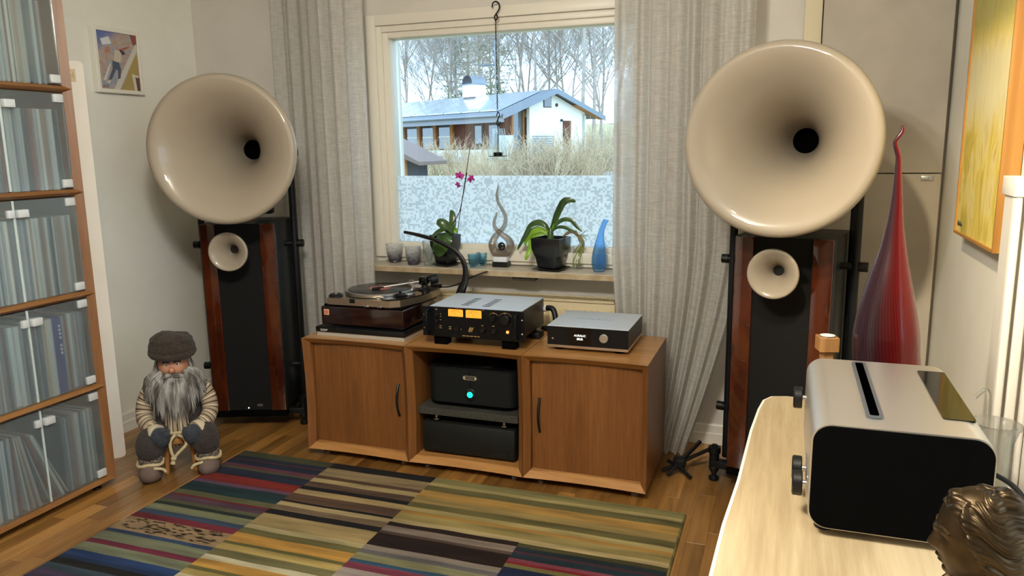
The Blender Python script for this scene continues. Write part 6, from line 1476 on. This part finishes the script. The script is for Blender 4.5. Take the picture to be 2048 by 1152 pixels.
# small framed picture on the left wall
def figure_paint():
    m, N, L, B = _mat('oil_sketch'); tc = N.new('ShaderNodeTexCoord'); n1 = N.new('ShaderNodeTexNoise'); n1.inputs['Scale'].default_value = 4.5; n1.inputs['Detail'].default_value = 6; n1.inputs['Distortion'].default_value = 1.5; L.new(tc.outputs['Generated'], n1.inputs['Vector'])
    r = _ramp(N, [(.3, '#8b93a5'), (.42, '#a59fa0'), (.5, '#a98a7a'), (.58, '#b3a79c'), (.7, '#8f7f86')]); L.new(n1.outputs['Fac'], r.inputs['Fac']); sp_ = N.new('ShaderNodeSeparateXYZ'); L.new(tc.outputs['Generated'], sp_.inputs[0])
    ml = N.new('ShaderNodeMath'); ml.operation = 'MULTIPLY_ADD'; ml.inputs[1].default_value = -.6; L.new(sp_.outputs[1], ml.inputs[0]); L.new(sp_.outputs[2], ml.inputs[2]); a2 = N.new('ShaderNodeMath'); a2.operation = 'MULTIPLY_ADD'; a2.inputs[1].default_value = .35; L.new(n1.outputs['Fac'], a2.inputs[0]); L.new(ml.outputs[0], a2.inputs[2])
    rb_ = _ramp(N, [(.78, (0, 0, 0, 1)), (1.0, (.85, .85, .85, 1))]); L.new(a2.outputs[0], rb_.inputs['Fac']); mx = N.new('ShaderNodeMix'); mx.data_type = 'RGBA'; L.new(rb_.outputs[0], mx.inputs[0]); L.new(r.outputs[0], mx.inputs[6]); mx.inputs[7].default_value = lin('#4f66a8')
    L.new(mx.outputs[2], B.inputs['Base Color']); B.inputs['Roughness'].default_value = .6; return m
FX = XL + .036; ya, yb, za, zb_ = 2.938, 3.222, 1.722, 2.032
fp = thing('small_picture', 'small white framed oil sketch of a walking figure on wall', 'picture', (XL, (ya + yb) / 2, za)); hy = (yb - ya) / 2; hz_ = zb_ - za
for a_, b_ in ((-hy, -hy + .018), (hy - .018, hy)): MB().rbox((.001, a_, 0), (.034, b_, hz_), .0015, 1).build('frame_side', m_white, fp)
for a_, b_ in ((0, .018), (hz_ - .018, hz_)): MB().rbox((.001, -hy + .018, a_), (.034, hy - .018, b_), .0015, 1).build('frame_rail', m_white, fp)
can = MB().box((.002, -hy + .018, .018), (.026, hy - .018, hz_ - .018)).build('canvas', figure_paint(), fp, smooth=False)
def pc(u, v): return (-hy + .018 + (2 * hy - .036) * u, .018 + (hz_ - .036) * v)
def paint(name, poly, c, h=.0006): mb = MB(); mb.prism([pc(*p) for p in poly], .026, .026 + h, 'X'); mb.build(name, M(name + '_' + c[1:], c, .6, color2=c, scale=10), can)
paint('ochre_passage', [(.47, .0), (.99, .0), (.99, .62), (.93, .74), (.62, .16)], '#a8915a', .0004)
paint('white_beam', [(.31, .0), (.46, .0), (.99, .72), (.99, .86), (.93, .80)], '#c9c4b8', .0007); paint('door_jamb', [(.80, .30), (.97, .28), (.97, .24), (.88, .25), (.91, .0), (.84, .0)], '#cfc8b8', .0009); paint('door_dark', [(.91, .0), (.99, .0), (.99, .24), (.89, .24)], '#6a4a40', .0008)
paint('red_passage', [(.84, 1.0), (1, 1.0), (1, .84), (.90, .82)], '#8c5448'); paint('trousers', [(.34, .50), (.50, .48), (.54, .36), (.50, .20), (.44, .19), (.46, .33), (.42, .36), (.28, .17), (.20, .16), (.33, .36)], '#4d5a70', .0008); paint('shirt', [(.42, .69), (.52, .70), (.60, .66), (.54, .50), (.44, .47), (.38, .52)], '#c4b8a8', .0008); paint('hat', [(.54, .70), (.66, .69), (.68, .64), (.60, .62)], '#3f4450', .0009)
paint('arm', [(.52, .71), (.78, .79), (.80, .77), (.58, .68)], '#a0604a', .0009); paint('orange_patch', [(.20, .72), (.30, .75), (.30, .64), (.18, .62)], '#b07c60'); paint('white_cloud', [(.10, .86), (.30, .92), (.36, .80), (.14, .76)], '#d2d6da'); paint('shoe', [(.16, .13), (.24, .15), (.22, .10)], '#d8d2c6', .0009); paint('pale_slope', [(.08, .16), (.14, .14), (.30, .44), (.28, .46)], '#c8c6c2', .0005)
q = MB(); 
for u in (.06, .09, .13, .17): q.tube([(.0266, *pc(u, .02)), (.0266, *pc(u + .01, .07))], .0016, 5)
q.build('painted_initials', m_black, can)

# bag strap and stand parts on the floor by the right curtain
fl_ = thing('folded_music_stand', 'dark folded tripod stand on the floor by the curtain', 'stand', (-.42, 3.25, 0))
for a_, b_ in (((-.05, -.02, .012), (.16, .10, .10)), ((-.02, -.06, .012), (.10, .10, .12)), ((.0, .0, .05), (.08, -.06, .012)), ((-.03, .03, .04), (.05, -.04, .03))): MB().cyl(a_, b_, .009, 8).build('tube', m_black, fl_)
MB().rbox((-.005, -.02, .03), (.05, .04, .07), .008).build('hub', m_black, fl_)
